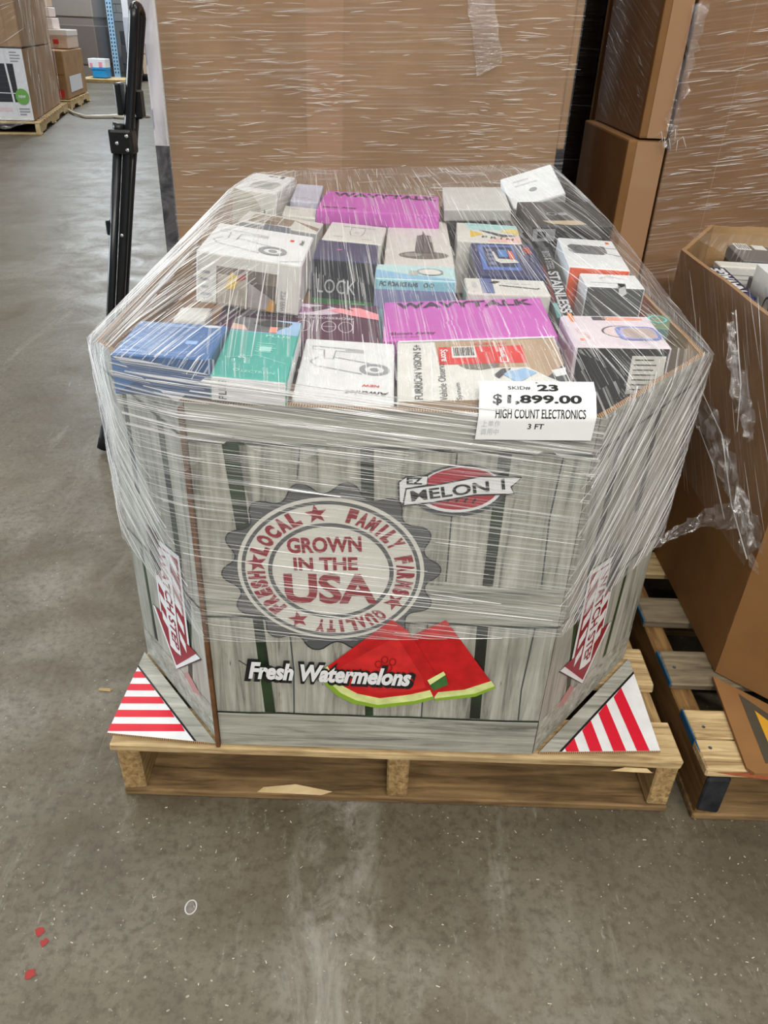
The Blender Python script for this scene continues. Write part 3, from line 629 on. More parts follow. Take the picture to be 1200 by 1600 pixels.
o, T, Fr, L, Rt = carton('skin_device_box', 'pale aqua device box with a row of small approval marks on its front', (-.074, .425), .143, .085, .860, .860 - ZB, (plain(186, 220, 222, .4), AQUA, AQUA, AQUA), 0)
patch(T, 'wave_print', [(.001, .05), (.05, .03), (.142, .008), (.142, .002), (.001, .002)], plain(140, 190, 222, .4), 1); patch(T, 'device_print', ell(.095, .045, .022, .018, 20), OFFW, 2); rect(T, 'device_print', .06, .02, .075, .05, plain(178, 186, 180, .4), 2); ring(T, 'device_print', .098, .045, .024, .02, .003, GREY, 3)
text(Fr, 'FC FDA', .026, .105, .034, .008, DKGREY, 2, 0, .03); text(Fr, 'CE RoHS', .062, .105, .028, .008, DKGREY, 2, 0, .02); rect(Fr, 'print_line', .045, .101, .047, .109, DKGREY, 2)
for x in (.090, .1): ring(Fr, 'print_mark', x, .105, .004, .004, .0015, DKGREY, 2, 14)
rect(Fr, 'shadow_band', .001, .06, .142, .095, plain(132, 140, 178, .4), 2)
o, T, Fr, L, Rt = carton('tower_heater_box', 'white box with a grey tower on a round base, beside the navy box', (-.058, .530), .137, .405, .852, .852 - ZB, plain(216, 212, 206, .42), 0)
TW = plain(112, 106, 100, .4, .4, 0, .2)
patch(T, 'tower_print', ell(.078, .085, .050, .030, 28), TW, 1); patch(T, 'tower_print', [(.06, .10), (.066, .25), (.078, .26), (.080, .30), (.084, .26), (.096, .25), (.100, .10)], plain(98, 94, 90, .4, .4, 0, .3), 2); line(T, 'tower_print', [(.078, .1), (.079, .26)], .003, plain(64, 62, 60, .4), 3); line(T, 'tower_print', [(.09, .1), (.088, .25)], .002, plain(64, 62, 60, .4), 3); patch(T, 'tower_print', ell(.056, .085, .018, .013, 18), plain(150, 146, 142, .4), 2)
rect(T, 'print_line', .066, .33, .09, .345, LTGREY, 1)
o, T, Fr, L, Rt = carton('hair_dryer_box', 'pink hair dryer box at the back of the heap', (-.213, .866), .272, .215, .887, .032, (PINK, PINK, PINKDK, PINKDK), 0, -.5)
text(T, 'WAVYTALK', .145, .178, .245, .042, plain(58, 24, 60, .4), 2, 0, .03); text(T, 'Blown Away', .05, .028, .075, .018, PURPLE, 2, 0, .02)
o, T, Fr, L, Rt = carton('web_camera_box', 'white box with a thin line drawing in front of the rear pink box', (-.190, .672), .124, .165, .868, .868 - ZB - .012, OFFW, -3, 4)
line(T, 'line_art', [(.03, .13), (.1, .13)], .003, GREY, 1); line(T, 'line_art', [(.05, .12), (.05, .08), (.055, .05), (.075, .05), (.08, .08), (.08, .12)], .0016, GREY, 1); rect(T, 'line_art', .06, .07, .07, .09, LTGREY, 1); bars(T, .02, .03, .03, 1, .01, GREY); bars(T, .08, .025, .03, 1, .01, GREY)
o, T, Fr, L, Rt = carton('photo_print_box', 'beige and grey box printed with photo squares behind the floodlight camera box', (-.372, .735), .180, .115, .884, .884 - ZB - .02, (OFFW, plain(168, 170, 176, .42), OFFW, OFFW), -7, 6)
for i, (a, b, c_, d_) in enumerate(((.02, .012, .055, .05), (.02, .056, .055, .095), (.058, .012, .085, .05), (.058, .056, .085, .098), (.088, .02, .115, .09))): rect(T, 'photo_print', a, b, c_, d_, plain(*((150, 140, 126), (168, 156, 140), (132, 112, 98), (150, 132, 116), (142, 124, 110))[i], .45, .4, 0, .35), 1)
patch(T, 'photo_print', [(.115, .09), (.178, .05), (.178, .02), (.165, .03)], plain(150, 128, 112, .4), 1); rect(Fr, 'print_block', .06, .07, .12, .12, plain(140, 144, 156, .4), 2)
o, T, Fr, L, Rt = carton('slim_cream_box', 'cream box wedged between the square-lens box and rear pink box', (-.281, .858), .066, .09, .868, .868 - ZB - .006, OFFW, 0, 3); bars(T, .01, .07, .035, 2, .01, LTGREY)
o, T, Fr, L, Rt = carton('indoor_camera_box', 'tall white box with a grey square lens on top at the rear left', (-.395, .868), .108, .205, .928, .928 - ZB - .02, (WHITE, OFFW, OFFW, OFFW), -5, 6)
patch(T, 'lens_print', [(.03, .03), (.09, .03), (.095, .10), (.085, .115), (.035, .115), (.026, .1)], plain(176, 176, 172, .4), 1); patch(T, 'lens_print', ell(.061, .072, .018, .028, 20), GREY, 2); rect(T, 'print_line', .075, .165, .085, .195, DKGREY, 1); line(T, 'print_line', [(.01, .12), (.03, .12)], .01, LTGREY, 1); patch(T, 'logo_mark', ell(.055, .18, .012, .006), DKGREY, 1)
patch(Fr, 'print_curve', [(.001, .03), (.07, .03), (.07, .13), (.05, .155), (.001, .165)], plain(190, 184, 170, .45), 2); rect(Fr, 'print_line', .078, .10, .082, .125, DKGREY, 2)
o, T, Fr, L, Rt = carton('lilac_box', 'pale lilac box behind the cream box at the rear', (-.281, .953), .064, .15, .886, .886 - ZB - .006, LILAC, 0, 2); bars(T, .01, .03, .04, 2, .012, GREY)
o, T, Fr, L, Rt = carton('tablet_box', 'matt black flat box under the pale grey flat box', (.082, .898), .152, .20, .861, .861 - ZB, BLACK, 2)
o, T, Fr, L, Rt = carton('flat_white_box', 'pale grey flat box at the rear, right of the pink box', (.070, .918), .160, .205, .890, .027, (plain(206, 206, 202, .4), plain(180, 180, 176, .4), LTGREY, LTGREY), 2)
o, T, Fr, L, Rt = carton('sketch_pad_box', 'colourful box with yellow, mint and pink print behind the navy box', (.090, .738), .142, .148, .863, .863 - ZB - .004, (OFFW, OFFW, OFFW, OFFW), 1, 2)
patch(T, 'colour_print', [(.03, .09), (.141, .11), (.141, .147), (.02, .147)], plain(168, 214, 212, .4), 1); patch(T, 'colour_print', [(.03, .03), (.06, .06), (.03, .085)], YELLOW, 1); patch(T, 'colour_print', [(.1, .09), (.141, .07), (.141, .11), (.12, .115)], plain(232, 208, 110, .4), 2); patch(T, 'colour_print', [(.06, .003), (.141, .003), (.141, .06), (.09, .035)], plain(240, 196, 186, .4), 1)
patch(T, 'tablet_print', [(.05, .09), (.10, .045), (.135, .06), (.1, .062), (.075, .08)], DKGREY, 3); text(T, 'P R I N', .09, .032, .07, .014, BLACK, 3, -8, .02); bars(T, .03, .13, .09, 1, .01, DKGREY)
o, T, Fr, L, Rt = carton('phone_repair_box', 'navy box with a blue screen panel and torn label', (.113, .511), .128, .215, .857, .857 - ZB, (NAVY, NAVY, plain(108, 112, 134, .4), NAVY), 1)
rect(T, 'panel_print', .012, .03, .085, .20, plain(84, 118, 190, .36), 1); rect(T, 'panel_print', .022, .05, .080, .185, plain(34, 44, 84, .36), 2)
for i in range(4): rect(T, 'panel_print', .027, .06 + i * .03, .04, .078 + i * .03, plain(110, 120, 160, .36), 3)
rect(T, 'screen_print', .05, .115, .068, .165, plain(84, 140, 206, .36), 3); rect(T, 'screen_print', .07, .1, .08, .155, plain(220, 100, 84, .36), 3)
patch(T, 'torn_label', [(.042, .15), (.046, .10), (.08, .095), (.085, .075), (.05, .07), (.04, .085), (.038, .145)], OFFW, 4); text(T, 'SAFE', .112, .165, .045, .014, ORANGE, 2, -90, .03); line(T, 'print_line', [(.101, .13), (.101, .2)], .002, LTGREY, 2)
o, T, Fr, L, Rt = carton('stylus_box', 'narrow white box with a black stylus and blue stripe printed on it', (.087, .419), .149, .085, .846, .846 - ZB, (OFFW, OFFW, OFFW, LTGREY), .5)
rect(T, 'blue_stripe', .028, .001, .050, .084, plain(92, 108, 160, .36), 1); patch(T, 'stylus_print', [(.044, .058), (.055, .07), (.065, .066), (.055, .055)], BLACK, 2); line(T, 'stylus_print', [(.062, .046), (.13, .032), (.133, .037)], .004, BLACK, 1); rect(T, 'print_line', .075, .057, .12, .06, LTGREY, 1); rect(T, 'print_line', .012, .03, .02, .06, LTGREY, 1)
o, T, Fr, L, Rt = carton('knife_set_box', 'long black box with slanted white STAINLESS lettering', (.238, .320), .034, .42, .836, .836 - ZB, (BLACK, BLACK, BLACK, plain(40, 44, 48, .36)), -3.2)
text(T, 'STAINLESS', .021, .15, .22, .022, LTGREY, 2, -90, .03); text(T, 'BITS & STEEL', .02, .33, .12, .016, GREY, 2, -90, .02); rect(T, 'maroon_band', .002, .1, .008, .3, plain(110, 36, 44, .4), 1); rect(T, 'teal_band', .001, .02, .01, .09, plain(84, 150, 150, .4), 1)
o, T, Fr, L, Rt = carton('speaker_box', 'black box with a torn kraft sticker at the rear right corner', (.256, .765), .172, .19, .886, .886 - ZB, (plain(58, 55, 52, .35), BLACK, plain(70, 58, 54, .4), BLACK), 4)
patch(T, 'kraft_sticker', [(.03, .04), (.11, .04), (.12, .012), (.085, .008), (.045, .02)], plain(200, 178, 146, .5), 1); ring(T, 'print_mark', .06, .09, .012, .012, .004, GREY, 1); patch(T, 'print_mark', ell(.085, .09, .01, .01), GREY, 1)
rect(Fr, 'bracket_print', .002, .11, .05, .135, GREY, 2); rect(Fr, 'bracket_print', .012, .116, .03, .13, BLACK, 3)
o, T, Fr, L, Rt = carton('leaning_white_box', 'white box tipped up at the rear right above the black box', (.225, 1.015), .155, .10, .892, .05, WHITE, 6, -16, 24)
bars(T, .03, .075, .07, 2, .014, LTGREY, .004); patch(T, 'logo_mark', ell(.075, .04, .012, .006), GREY, 1)
o, T, Fr, L, Rt = carton('web_camera_box', 'white and orange box with a grey camera printed on top by the right rim', (.287, .522), .110, .222, .872, .872 - ZB, (WHITE, ORANGE, WHITE, ORANGE), -4)
patch(T, 'camera_print', [(.012, .12), (.02, .10), (.075, .10), (.085, .115), (.085, .165), (.02, .17), (.012, .155)], plain(104, 104, 106, .4), 1); ring(T, 'camera_print', .04, .135, .016, .022, .003, DKGREY, 2); line(T, 'camera_print', [(.085, .155), (.109, .155)], .003, GREY, 1); line(T, 'camera_print', [(.085, .11), (.109, .095)], .003, GREY, 1); rect(T, 'orange_mark', .092, .19, .099, .203, ORANGE, 1)
o, T, Fr, L, Rt = carton('earphone_box', 'small white box with grey front in front of the orange camera box', (.304, .432), .103, .083, .856, .856 - ZB, (WHITE, plain(84, 86, 86, .36), WHITE, LTGREY), -2)
line(T, 'line_art', [(.03, .05), (.05, .07), (.075, .05), (.05, .06), (.03, .05)], .0014, GREY, 1); bars(T, .01, .022, .08, 1, .01, GREY, .0018); patch(Fr, 'torn_hole', [(.052, .117), (.066, .117), (.07, .105), (.06, .102)], BLACK, 2); patch(Fr, 'torn_paper', [(.056, .108), (.066, .113), (.072, .100), (.064, .094), (.058, .1)], WHITE, 3); rect(Fr, 'teal_print', .01, .02, .1, .05, plain(70, 110, 118, .4), 2)
o, T, Fr, L, Rt = carton('blister_pack', 'clear teal and green blister pack tucked at the right rim', (.385, .345), .042, .075, .818, .07, (plain(120, 140, 110, .25), plain(90, 130, 130, .3), plain(120, 140, 110, .3), plain(120, 140, 110, .3)), -20)
ring(T, 'teal_loop', .02, .045, .017, .02, .004, plain(110, 206, 206, .35), 1, 20)
o, T, Fr, L, Rt = carton('smart_watch_box', 'white and pink watch box with a rounded watch face on top at the right rim', (.229, .176), .142, .132, .842, .842 - ZB, (plain(226, 214, 222, .4), BLACK, plain(216, 190, 214, .4), LTGREY), 1, 0, b=.004)
patch(T, 'strap_print', [(.05, .118), (.055, .124), (.11, .122), (.128, .118), (.128, .113), (.11, .110), (.055, .108)], plain(232, 160, 138, .4), 1); rect(T, 'strap_print', .048, .109, .068, .123, DKGREY, 2)
patch(T, 'watch_print', ell(.085, .06, .034, .026, 28), DKGREY, 1); patch(T, 'watch_print', ell(.088, .058, .034, .025, 28), plain(230, 206, 206, .4), 2)
rr = lambda cx, cy, w, h: [(cx + math.copysign(abs(math.cos(t)) ** .45, math.cos(t)) * w, cy + math.copysign(abs(math.sin(t)) ** .45, math.sin(t)) * h) for t in [2 * math.pi * i / 40 for i in range(40)]]
patch(T, 'watch_print', rr(.104, .052, .032, .028), plain(120, 140, 206, .36), 3); patch(T, 'watch_print', rr(.105, .051, .026, .023), plain(200, 180, 206, .36), 4); patch(T, 'watch_print', rr(.106, .050, .023, .020), plain(186, 170, 164, .36), 5)
rect(T, 'orange_mark', .012, .10, .019, .14, plain(232, 140, 80, .4), 1); text(T, 'TOUCH', .02, .05, .045, .008, plain(220, 160, 160, .4), 1, -70, .02); rect(T, 'print_line', .012, .02, .02, .03, SALMON, 1)
rect(Fr, 'label_print', .085, .02, .135, .082, OFFW, 2); bars(Fr, .09, .075, .04, 7, .008, DKGREY, .0018, 3, 3)
patch(L, 'face_print', ell(.09, .06, .035, .02, 20), plain(198, 160, 168, .4), 1)

# ------------------------------------------------------------------ stretch film over the heap and round the bin
def film_dir(n, c):
    """direction of the tension folds on a face with normal n at c"""
    if n.z > .35:
        if c.x < -.28: d = Vector((.42, .90, .3))
        elif c.x > .26: d = Vector((-.36, .93, .2))
        else: d = Vector((-.10 - .25 * max(0, c.x), 1, .2))
    elif n.y < -.85: d = Vector((1, 0, -.10))
    elif n.x > .3: d = Vector((.40, .45, .72))
    elif n.x < -.3: d = Vector((.40, -.48, -.74))
    else: d = Vector((1, 0, .05))
    d = d - n * d.dot(n); return d.normalized()
def offset_poly(P, e):
    c = Vector((sum(p[0] for p in P) / len(P), sum(p[1] for p in P) / len(P)))
    return [Vector(p) + (Vector(p) - c).normalized() * e for p in P]
bm = bmesh.new()
pts = [p.copy() for p in HEAP]
for p in offset_poly(OCT, .010): pts.append(Vector((p.x, p.y, Z1 + .004)))
low = {0: .392, 1: .428, 2: .44, 3: .45, 4: .45, 5: .45, 6: .44, 7: .432}
for i, p in enumerate(offset_poly(OCT, .009)): pts.append(Vector((p.x, p.y, low[i])))
cen = Vector((-.02, .58, .6))
for p in pts: bm.verts.new(p + (p - cen).normalized() * .003)
bmesh.ops.convex_hull(bm, input=list(bm.verts))
bmesh.ops.delete(bm, geom=[v for v in bm.verts if not v.link_faces], context='VERTS')
bm.normal_update()
bmesh.ops.delete(bm, geom=[f for f in bm.faces if f.normal.z < -.75], context='FACES')
bmesh.ops.dissolve_limit(bm, angle_limit=R(1.5), verts=list(bm.verts), edges=list(bm.edges))
bmesh.ops.triangulate(bm, faces=list(bm.faces))
for _ in range(3):
    bmesh.ops.subdivide_edges(bm, edges=[e for e in bm.edges if e.calc_length() > .12], cuts=1, use_grid_fill=True)
    bmesh.ops.triangulate(bm, faces=[f for f in bm.faces if len(f.verts) > 3])
# soften the ridges where the film spans between supports
bm.normal_update()
uvl = bm.loops.layers.uv.new('uv')
for f in bm.faces:
    d = film_dir(f.normal, f.calc_center_median()); a = f.normal.cross(d)
    for l in f.loops: l[uvl].uv = (l.vert.co.dot(d), l.vert.co.dot(a))
    cc = f.calc_center_median(); f.material_index = 1 if (abs(f.normal.x) > .28 and f.normal.z < .85) or (f.normal.y < -.8 and cc.z > .73) else 0
bvh = BVHTree.FromBMesh(bm)
me = bpy.data.meshes.new('film_sheet'); bm.to_mesh(me)
wrap = empty('stretch_wrap', (0, 0, 0)); tag(wrap, 'clear stretch film pulled over the boxed electronics and around the watermelon bin', 'film')
sheet = link('film_sheet', me, [FILM, FILMD], wrap)
faces = [(f.calc_area(), f.normal.copy(), [v.co.copy() for v in f.verts]) for f in bm.faces]
bm.free()
def folds(name, parent, faces, bvh, n, dirfn, lens, widths, mat, lift=.0012, seed=3, weight=None, jit=.05):
    """raised folds in the film: thin ridges that follow the surface"""
    r = random.Random(seed); V = []; Fc = []
    wts = [f[0] * (weight(f[1], sum(f[2], Vector()) / 3) if weight else 1) for f in faces]
    for f in r.choices(faces, wts, k=n):
        u, v = r.random(), r.random()
        if u + v > 1: u, v = 1 - u, 1 - v
        p = f[2][0] + (f[2][1] - f[2][0]) * u + (f[2][2] - f[2][0]) * v
        d = dirfn(f[1], p); d = (d + Vector((r.gauss(0, jit), r.gauss(0, jit), r.gauss(0, jit)))).normalized()
        L = r.uniform(*lens) * (1 if r.random() < .75 else 1.7); w = r.uniform(*widths); stp = r.uniform(.08, .9); seg = max(3, int(L / .03)); prev = None; base = len(V); cnt = 0
        for i in range(seg + 1):
            q = p + d * (L * (i / seg - .5)); hit = bvh.find_nearest(q, .05)
            if hit[0] is None or (hit[0] - q).length > .012:
                if cnt: break
                continue
            c, nn = hit[0], hit[1]; a = nn.cross(d).normalized(); ww = w * (.25 + .75 * math.sin(math.pi * (i + .3) / (seg + .6)))
            V += [c - a * ww + nn * (lift * .7), c + nn * (lift * .7 + ww * stp), c + a * ww + nn * (lift * .7)]; cnt += 1
        for i in range(cnt - 1):
            b = base + 3 * i; Fc += [(b, b + 1, b + 4, b + 3), (b + 1, b + 2, b + 5, b + 4)]
    o = mesh(name, V, Fc, mat, parent, False); o['kind'] = 'stuff'; return o
def wt(n, c):
    if n.y > .5: return 0
    if n.z > .35: return 1.6 if c.x < -.25 else .6
    if n.y < -.85: return (1.4 if c.z > .64 else .65)
    return 1.6
folds('film_folds', wrap, faces, bvh, 1500, film_dir, (.03, .17), (.0002, .0006), CREASE, seed=5, weight=wt, jit=.02)
folds('film_folds', wrap, faces, bvh, 130, film_dir, (.10, .30), (.0006, .0013), CREASE, seed=6, weight=wt, jit=.02)

def wt2(n, c):
    if n.y > .4: return 0
    if n.z > .3: return (3.0 if c.x < -.30 else (.35 if c.x > .33 else .12))
    if n.y < -.85: return .8 if c.z > .70 else .12
    return 2.2 if c.z > .5 else 1.0
folds('film_folds', wrap, faces, bvh, 1100, film_dir, (.03, .16), (.0003, .0009), CREASE2, seed=8, weight=wt2, jit=.02)

# ------------------------------------------------------------------ price sheet taped over the front rim
sg = empty('price_sheet', (.147, -.014, .80)); tag(sg, 'white price sheet reading SKID 23 taped over the front rim', 'sign')
PAPER = plain(238, 240, 240, .55, .3, 0, .02)
prof = [(-.0145, .772), (-.0142, .779), (-.0135, .789), (-.0125, .7985), (-.008, .8060), (.002, .812), (.014, .815), (.027, .819)]
_p = []
for k_, (y, z) in enumerate(prof):
    h_ = bvh.find_nearest(Vector((.147, y, z + (.05 if k_ > 4 else 0))), .2); _p.append((h_[0].y + h_[1].y * .0045, h_[0].z + h_[1].z * .0045))
prof = _p
prof = [(y + .014, z - .80) for y, z in prof]
acc = [0]
for i in range(1, len(prof)): acc.append(acc[-1] + math.hypot(prof[i][0] - prof[i - 1][0], prof[i][1] - prof[i - 1][1]))
TOT = acc[-1]
def on_sheet(x, s, h=0):
    s = max(0, min(TOT - 1e-6, s)); i = max(j for j in range(len(acc) - 1) if acc[j] <= s); t = (s - acc[i]) / (acc[i + 1] - acc[i])
    p = (prof[i][0] + (prof[i + 1][0] - prof[i][0]) * t, prof[i][1] + (prof[i + 1][1] - prof[i][1]) * t); d = Vector((prof[i + 1][0] - prof[i][0], prof[i + 1][1] - prof[i][1])).normalized()
    sk = .14 * (s / TOT - .5) * 0
    return Vector((x + .004 * (s / TOT), p[0] - d.y * h, p[1] + d.x * h + .03 * x))
W = .077; NX = 8; V = []; Fc = []
for lay in (0, -.0004):
    for a in acc:
        for i in range(NX + 1): V.append(on_sheet(-W + 2 * W * i / NX, a, lay))
nr = len(acc); st = NX + 1
for i in range(nr - 1):
    for k in range(NX):
        q = i * st + k; Fc.append((q, q + 1, q + st + 1, q + st)); q2 = q + nr * st; Fc.append((q2, q2 + st, q2 + st + 1, q2 + 1))
mesh('paper', V, Fc, PAPER, sg, True)
def sheet_text(s, cx, cs, w, h, bold, mat=BLACK):
    vs, fs = glyphs(s, bold); x0 = min(v[0] for v in vs); x1 = max(v[0] for v in vs); y0 = min(v[1] for v in vs); y1 = max(v[1] for v in vs)
    bmx = bmesh.new(); vv = [bmx.verts.new((((x - x0) / (x1 - x0) - .5) * w + cx, ((y - y0) / (y1 - y0) - .5) * h + cs, 0)) for x, y in vs]
    for f in fs:
        try: bmx.faces.new([vv[k] for k in f])
        except ValueError: pass
    bmesh.ops.triangulate(bmx, faces=list(bmx.faces))
    for a in acc: bmesh.ops.bisect_plane(bmx, geom=list(bmx.verts) + list(bmx.edges) + list(bmx.faces), plane_co=(0, a, 0), plane_no=(0, 1, 0))
    for v in bmx.verts: v.co = on_sheet(v.co.x, v.co.y, .0006)
    me = bpy.data.meshes.new('lettering'); bmx.to_mesh(me); bmx.free(); return link('lettering', me, mat, sg)
U = TOT / .106
sheet_text('SKID#', -.024, .0885 * U, .030, .009 * U, .012, DKGREY); sheet_text('23', .014, .0895 * U, .028, .0165 * U, .04)
sheet_text('$', -.053, .0655 * U, .012, .019 * U, .02); sheet_text('1,899.00', .009, .0655 * U, .098, .0165 * U, .035)
sheet_text('HIGH COUNT ELECTRONICS', .004, .0425 * U, .118, .0145 * U, .012); sheet_text('3 FT', 0, .0225 * U, .021, .0085 * U, .01)
sheet_text('+', 0, .102 * U, .004, .003, .02)
FAINT = plain(196, 198, 200, .6)
for k_, w_ in enumerate(('\u4e0a\u5355\u4f5c', '\u8c03\u7528\u4e2d')):                # print showing through from the back of the sheet
    for q_, ch_ in enumerate(w_): sheet_text(ch_, -.068 + q_ * .0085, .012 + (1 - k_) * .012, .007, .009, 0, FAINT)

# ------------------------------------------------------------------ film panels on flat faces of the background loads
def flat_film(name, parent, corners, nx, ny, nf, d2, seed, mat=FILMBG, lens=(.02, .10), widths=(.0004, .0011), wob=.003, clump=None):
    """a film sheet over a flat face: corners BL, BR, TR, TL; folds run along d2 in the face's own axes"""
    A, B, Cc, D = [Vector(c) for c in corners]; r = random.Random(seed)
    n = (B - A).cross(D - A).normalized(); ux = (B - A).normalized(); uy = n.cross(ux)
    d = (ux * d2[0] + uy * d2[1]).normalized(); a = n.cross(d)
    V = []; F_ = []
    for j in range(ny + 1):
        for i in range(nx + 1):
            p = A.lerp(B, i / nx).lerp(D.lerp(Cc, i / nx), j / ny); V.append(p + n * (.004 + r.uniform(0, wob)))
    for j in range(ny):
        for i in range(nx): q = j * (nx + 1) + i; F_.append((q, q + 1, q + nx + 2, q + nx + 1))
    o = mesh(name, V, F_, mat, parent, True)
    uv = o.data.uv_layers.new(name='uv')
    for l in o.data.loops: p = V[l.vertex_index]; uv.data[l.index].uv = (p.dot(d), p.dot(a))
    VV = []; FF_ = []
    W_, H_ = (B - A).length, (D - A).length
    for k in range(nf):
        if clump and r.random() < .75:
            cxk, cyk, sx, sy = r.choice(clump); s, t = r.gauss(cxk, sx), r.gauss(cyk, sy)
        else: s, t = r.random(), r.random()
        if not (0.02 < s < .98 and 0.02 < t < .98): continue
        p = A.lerp(B, s).lerp(D.lerp(Cc, s), t); L = r.uniform(*lens); w = r.uniform(*widths); stp = r.uniform(.05, .8); dd = (d + a * r.gauss(0, .06)).normalized(); aa = n.cross(dd); b = len(VV)
        for i in range(4):
            q = p + dd * L * (i / 3 - .5) + aa * r.uniform(-.001, .001); ww = w * (.3, 1, 1, .3)[i]; h = .004 + wob
            VV += [q - aa * ww + n * h, q + n * (h + ww * stp), q + aa * ww + n * h]
        for i in range(3): q = b + 3 * i; FF_ += [(q, q + 1, q + 4, q + 3), (q + 1, q + 2, q + 5, q + 4)]
    if VV:
        f = mesh('film_folds', VV, FF_, CREASE, parent); f['kind'] = 'stuff'
    return o
def big_carton(name, label, x0, x1, y0, y1, z0, z1, mat, rz=0, cat='carton', group=None, jit=.002):
    cx, cy = (x0 + x1) / 2, (y0 + y1) / 2
    o = bevel_box(name, x0 - cx, x1 - cx, y0 - cy, y1 - cy, 0, z1 - z0, mat, None, .006, jit, seg=2); o.location = (cx, cy, z0); o.rotation_euler.z = R(rz)
    tag(o, label, cat, group); return o
# ------------------------------------------------------------------ brown cartons behind the bin
TAPE = NT('packing_tape'); TAPE = TAPE.set(lin(176, 138, 104), .12, 0, .6)
bc = big_carton('shipping_carton', 'large brown carton standing behind the bin, wrapped in film', -.690, .425, 1.50, 2.45, .155, 1.95, CARD)
FB = Frame((-1.115 / 2, -.475, 0), (1, 0, 0), (0, 0, 1), bc)
rect(FB, 'side_flap', .002, .002, .396, 1.79, CARD, 3); rect(FB, 'side_flap', .500, .002, 1.110, 1.79, CARD, 3)
rect(FB, 'packing_tape', .397, .001, .499, 1.79, TAPE, 5)
o = bevel_box('sleeve', .5565, .578, -.478, .46, .80, 1.79, CARD, bc, .004)
pb = pallet('wooden_pallet', -.68, .42, 1.5, tuple((1.5 + i * .165, 1.6 + i * .165) for i in range(6)), ((1.5, 1.6), (2.3, 2.4)), [WOODX], WOODY, length=.94); tag(pb, 'wooden pallet under the wrapped carton stack behind the bin', 'pallet')
bw = empty('stretch_wrap', (-.12, 1.49, .95)); tag(bw, 'clear stretch film around the tall carton stack behind the bin', 'film')
def shift(pts, o): return [Vector(p) - Vector(o) for p in pts]
O = bw.location
flat_film('film_sheet', bw, shift([(-.692, 1.494, .3), (.447, 1.494, .3), (.447, 1.494, 1.9), (-.692, 1.494, 1.9)], O), 10, 14, 520, (1, .04), 11, lens=(.012, .09), widths=(.0004, .0011),
          clump=((.12, .60, .1, .03), (.10, .55, .12, .03), (.82, .58, .1, .035), (.85, .50, .1, .06), (.3, .45, .15, .06), (.75, .36, .12, .03), (.2, .38, .12, .03), (.38, .49, .04, .02), (.84, .44, .09, .04)))
# loose corner of film
V = []; Fc = []
for j in range(9):
    for i in range(4):
        t = j / 8; V.append(Vector((.12 + .06 * t + .02 * i + rnd.uniform(-.006, .006), 1.484 - rnd.uniform(0, .008), 1.36 - .23 * t + .012 * i)) - O)
for j in range(8):
    for i in range(3): q = j * 4 + i; Fc.append((q, q + 1, q + 5, q + 4))
mesh('loose_film', V, Fc, CRUMPLE, bw, True)
# tall flat printed carton squeezed beside the stack
PRN = NT('printed_board_grey'); f_ = PRN.noise(PRN.coords((9, 9, 3), rand=False), 1, 5, .6, 1)
PRN = PRN.set(PRN.ramp(f_, (.4, lin(176, 176, 184)), (.6, lin(222, 220, 228))), .4)
PRD = NT('printed_board_dark'); f_ = PRD.noise(PRD.coords((9, 9, 9), rand=False), 1, 5, .6, 1)
PRD = PRD.set(PRD.ramp(f_, (.4, lin(58, 58, 62)), (.6, lin(124, 124, 128))), .4)
pc = big_carton('printed_flat_carton', 'tall narrow printed carton, pale above and dark below, left of the brown carton stack', -.738, -.695, 1.52, 2.3, .16, 1.9, PRN)
FP = Frame((-.0215, -.39, 0), (1, 0, 0), (0, 0, 1), pc)
rect(FP, 'dark_print', .001, .3, .042, .76, PRD, 2); rect(FP, 'edge_strip', .036, .76, .042, 1.7, WHITE, 2)
for i in range(5): patch(FP, 'print_sweep', [(.001, .80 + i * .16), (.03, .86 + i * .16), (.03, .9 + i * .16), (.001, .85 + i * .16)], plain(168, 168, 190, .4), 1)
# ------------------------------------------------------------------ carton stack at the right rear
c1 = big_carton('shipping_carton', 'upper brown carton jutting over the lower one, rear right stack', .672, .752, 1.55, 2.15, .988, 1.9, CARDDK)
c2 = big_carton('shipping_carton', 'lower brown carton of the rear right stack with tape along its front', .642, .756, 1.556, 2.15, .15, .985, CARDDK)
c3 = big_carton('shipping_carton', 'wide brown carton filling the rear right behind the second bin', .760, 2.3, 1.552, 2.6, .15, 1.95, CARDDK)
for o, w in ((c1, .08), (c2, .114)):
    Fq = Frame((-w / 2, -.30 if o is c1 else -.297, 0), (1, 0, 0), (0, 0, 1), o); rect(Fq, 'packing_tape', w * .25, .002, w - .002, .83 if o is c2 else .9, TAPE, 2)
Fq = Frame((-.77, -.524, 0), (1, 0, 0), (0, 0, 1), c3); rect(Fq, 'side_flap', .004, .002, .62, 1.79, CARDDK, 3); line(Fq, 'flap_joint', [(.16, 1.8), (.15, .02)], .002, CARD, 4)
p3 = pallet('wooden_pallet', .64, 2.3, 1.56, tuple((1.56 + i * .17, 1.66 + i * .17) for i in range(6)), ((1.56, 1.66), (2.4, 2.5)), [WOODX], WOODY, length=1.0); tag(p3, 'wooden pallet under the rear right carton stack', 'pallet')
w3 = empty('stretch_wrap', (1.2, 1.54, .95)); tag(w3, 'clear stretch film with torn ends around the rear right carton stack', 'film'); O = w3.location
flat_film('film_sheet', w3, shift([(.757, 1.545, .35), (2.2, 1.545, .35), (2.2, 1.545, 1.9), (.757, 1.545, 1.9)], O), 8, 10, 420, (1, .16), 12, lens=(.02, .10), clump=((.22, .50, .08, .05), (.24, .42, .08, .03), (.12, .33, .1, .05), (.25, .60, .07, .03)))
flat_film('film_sheet', w3, shift([(.668, 2.1, .99), (.668, 1.552, .99), (.668, 1.552, 1.9), (.668, 2.1, 1.9)], O), 4, 6, 60, (1, -.3), 13, lens=(.02, .06))
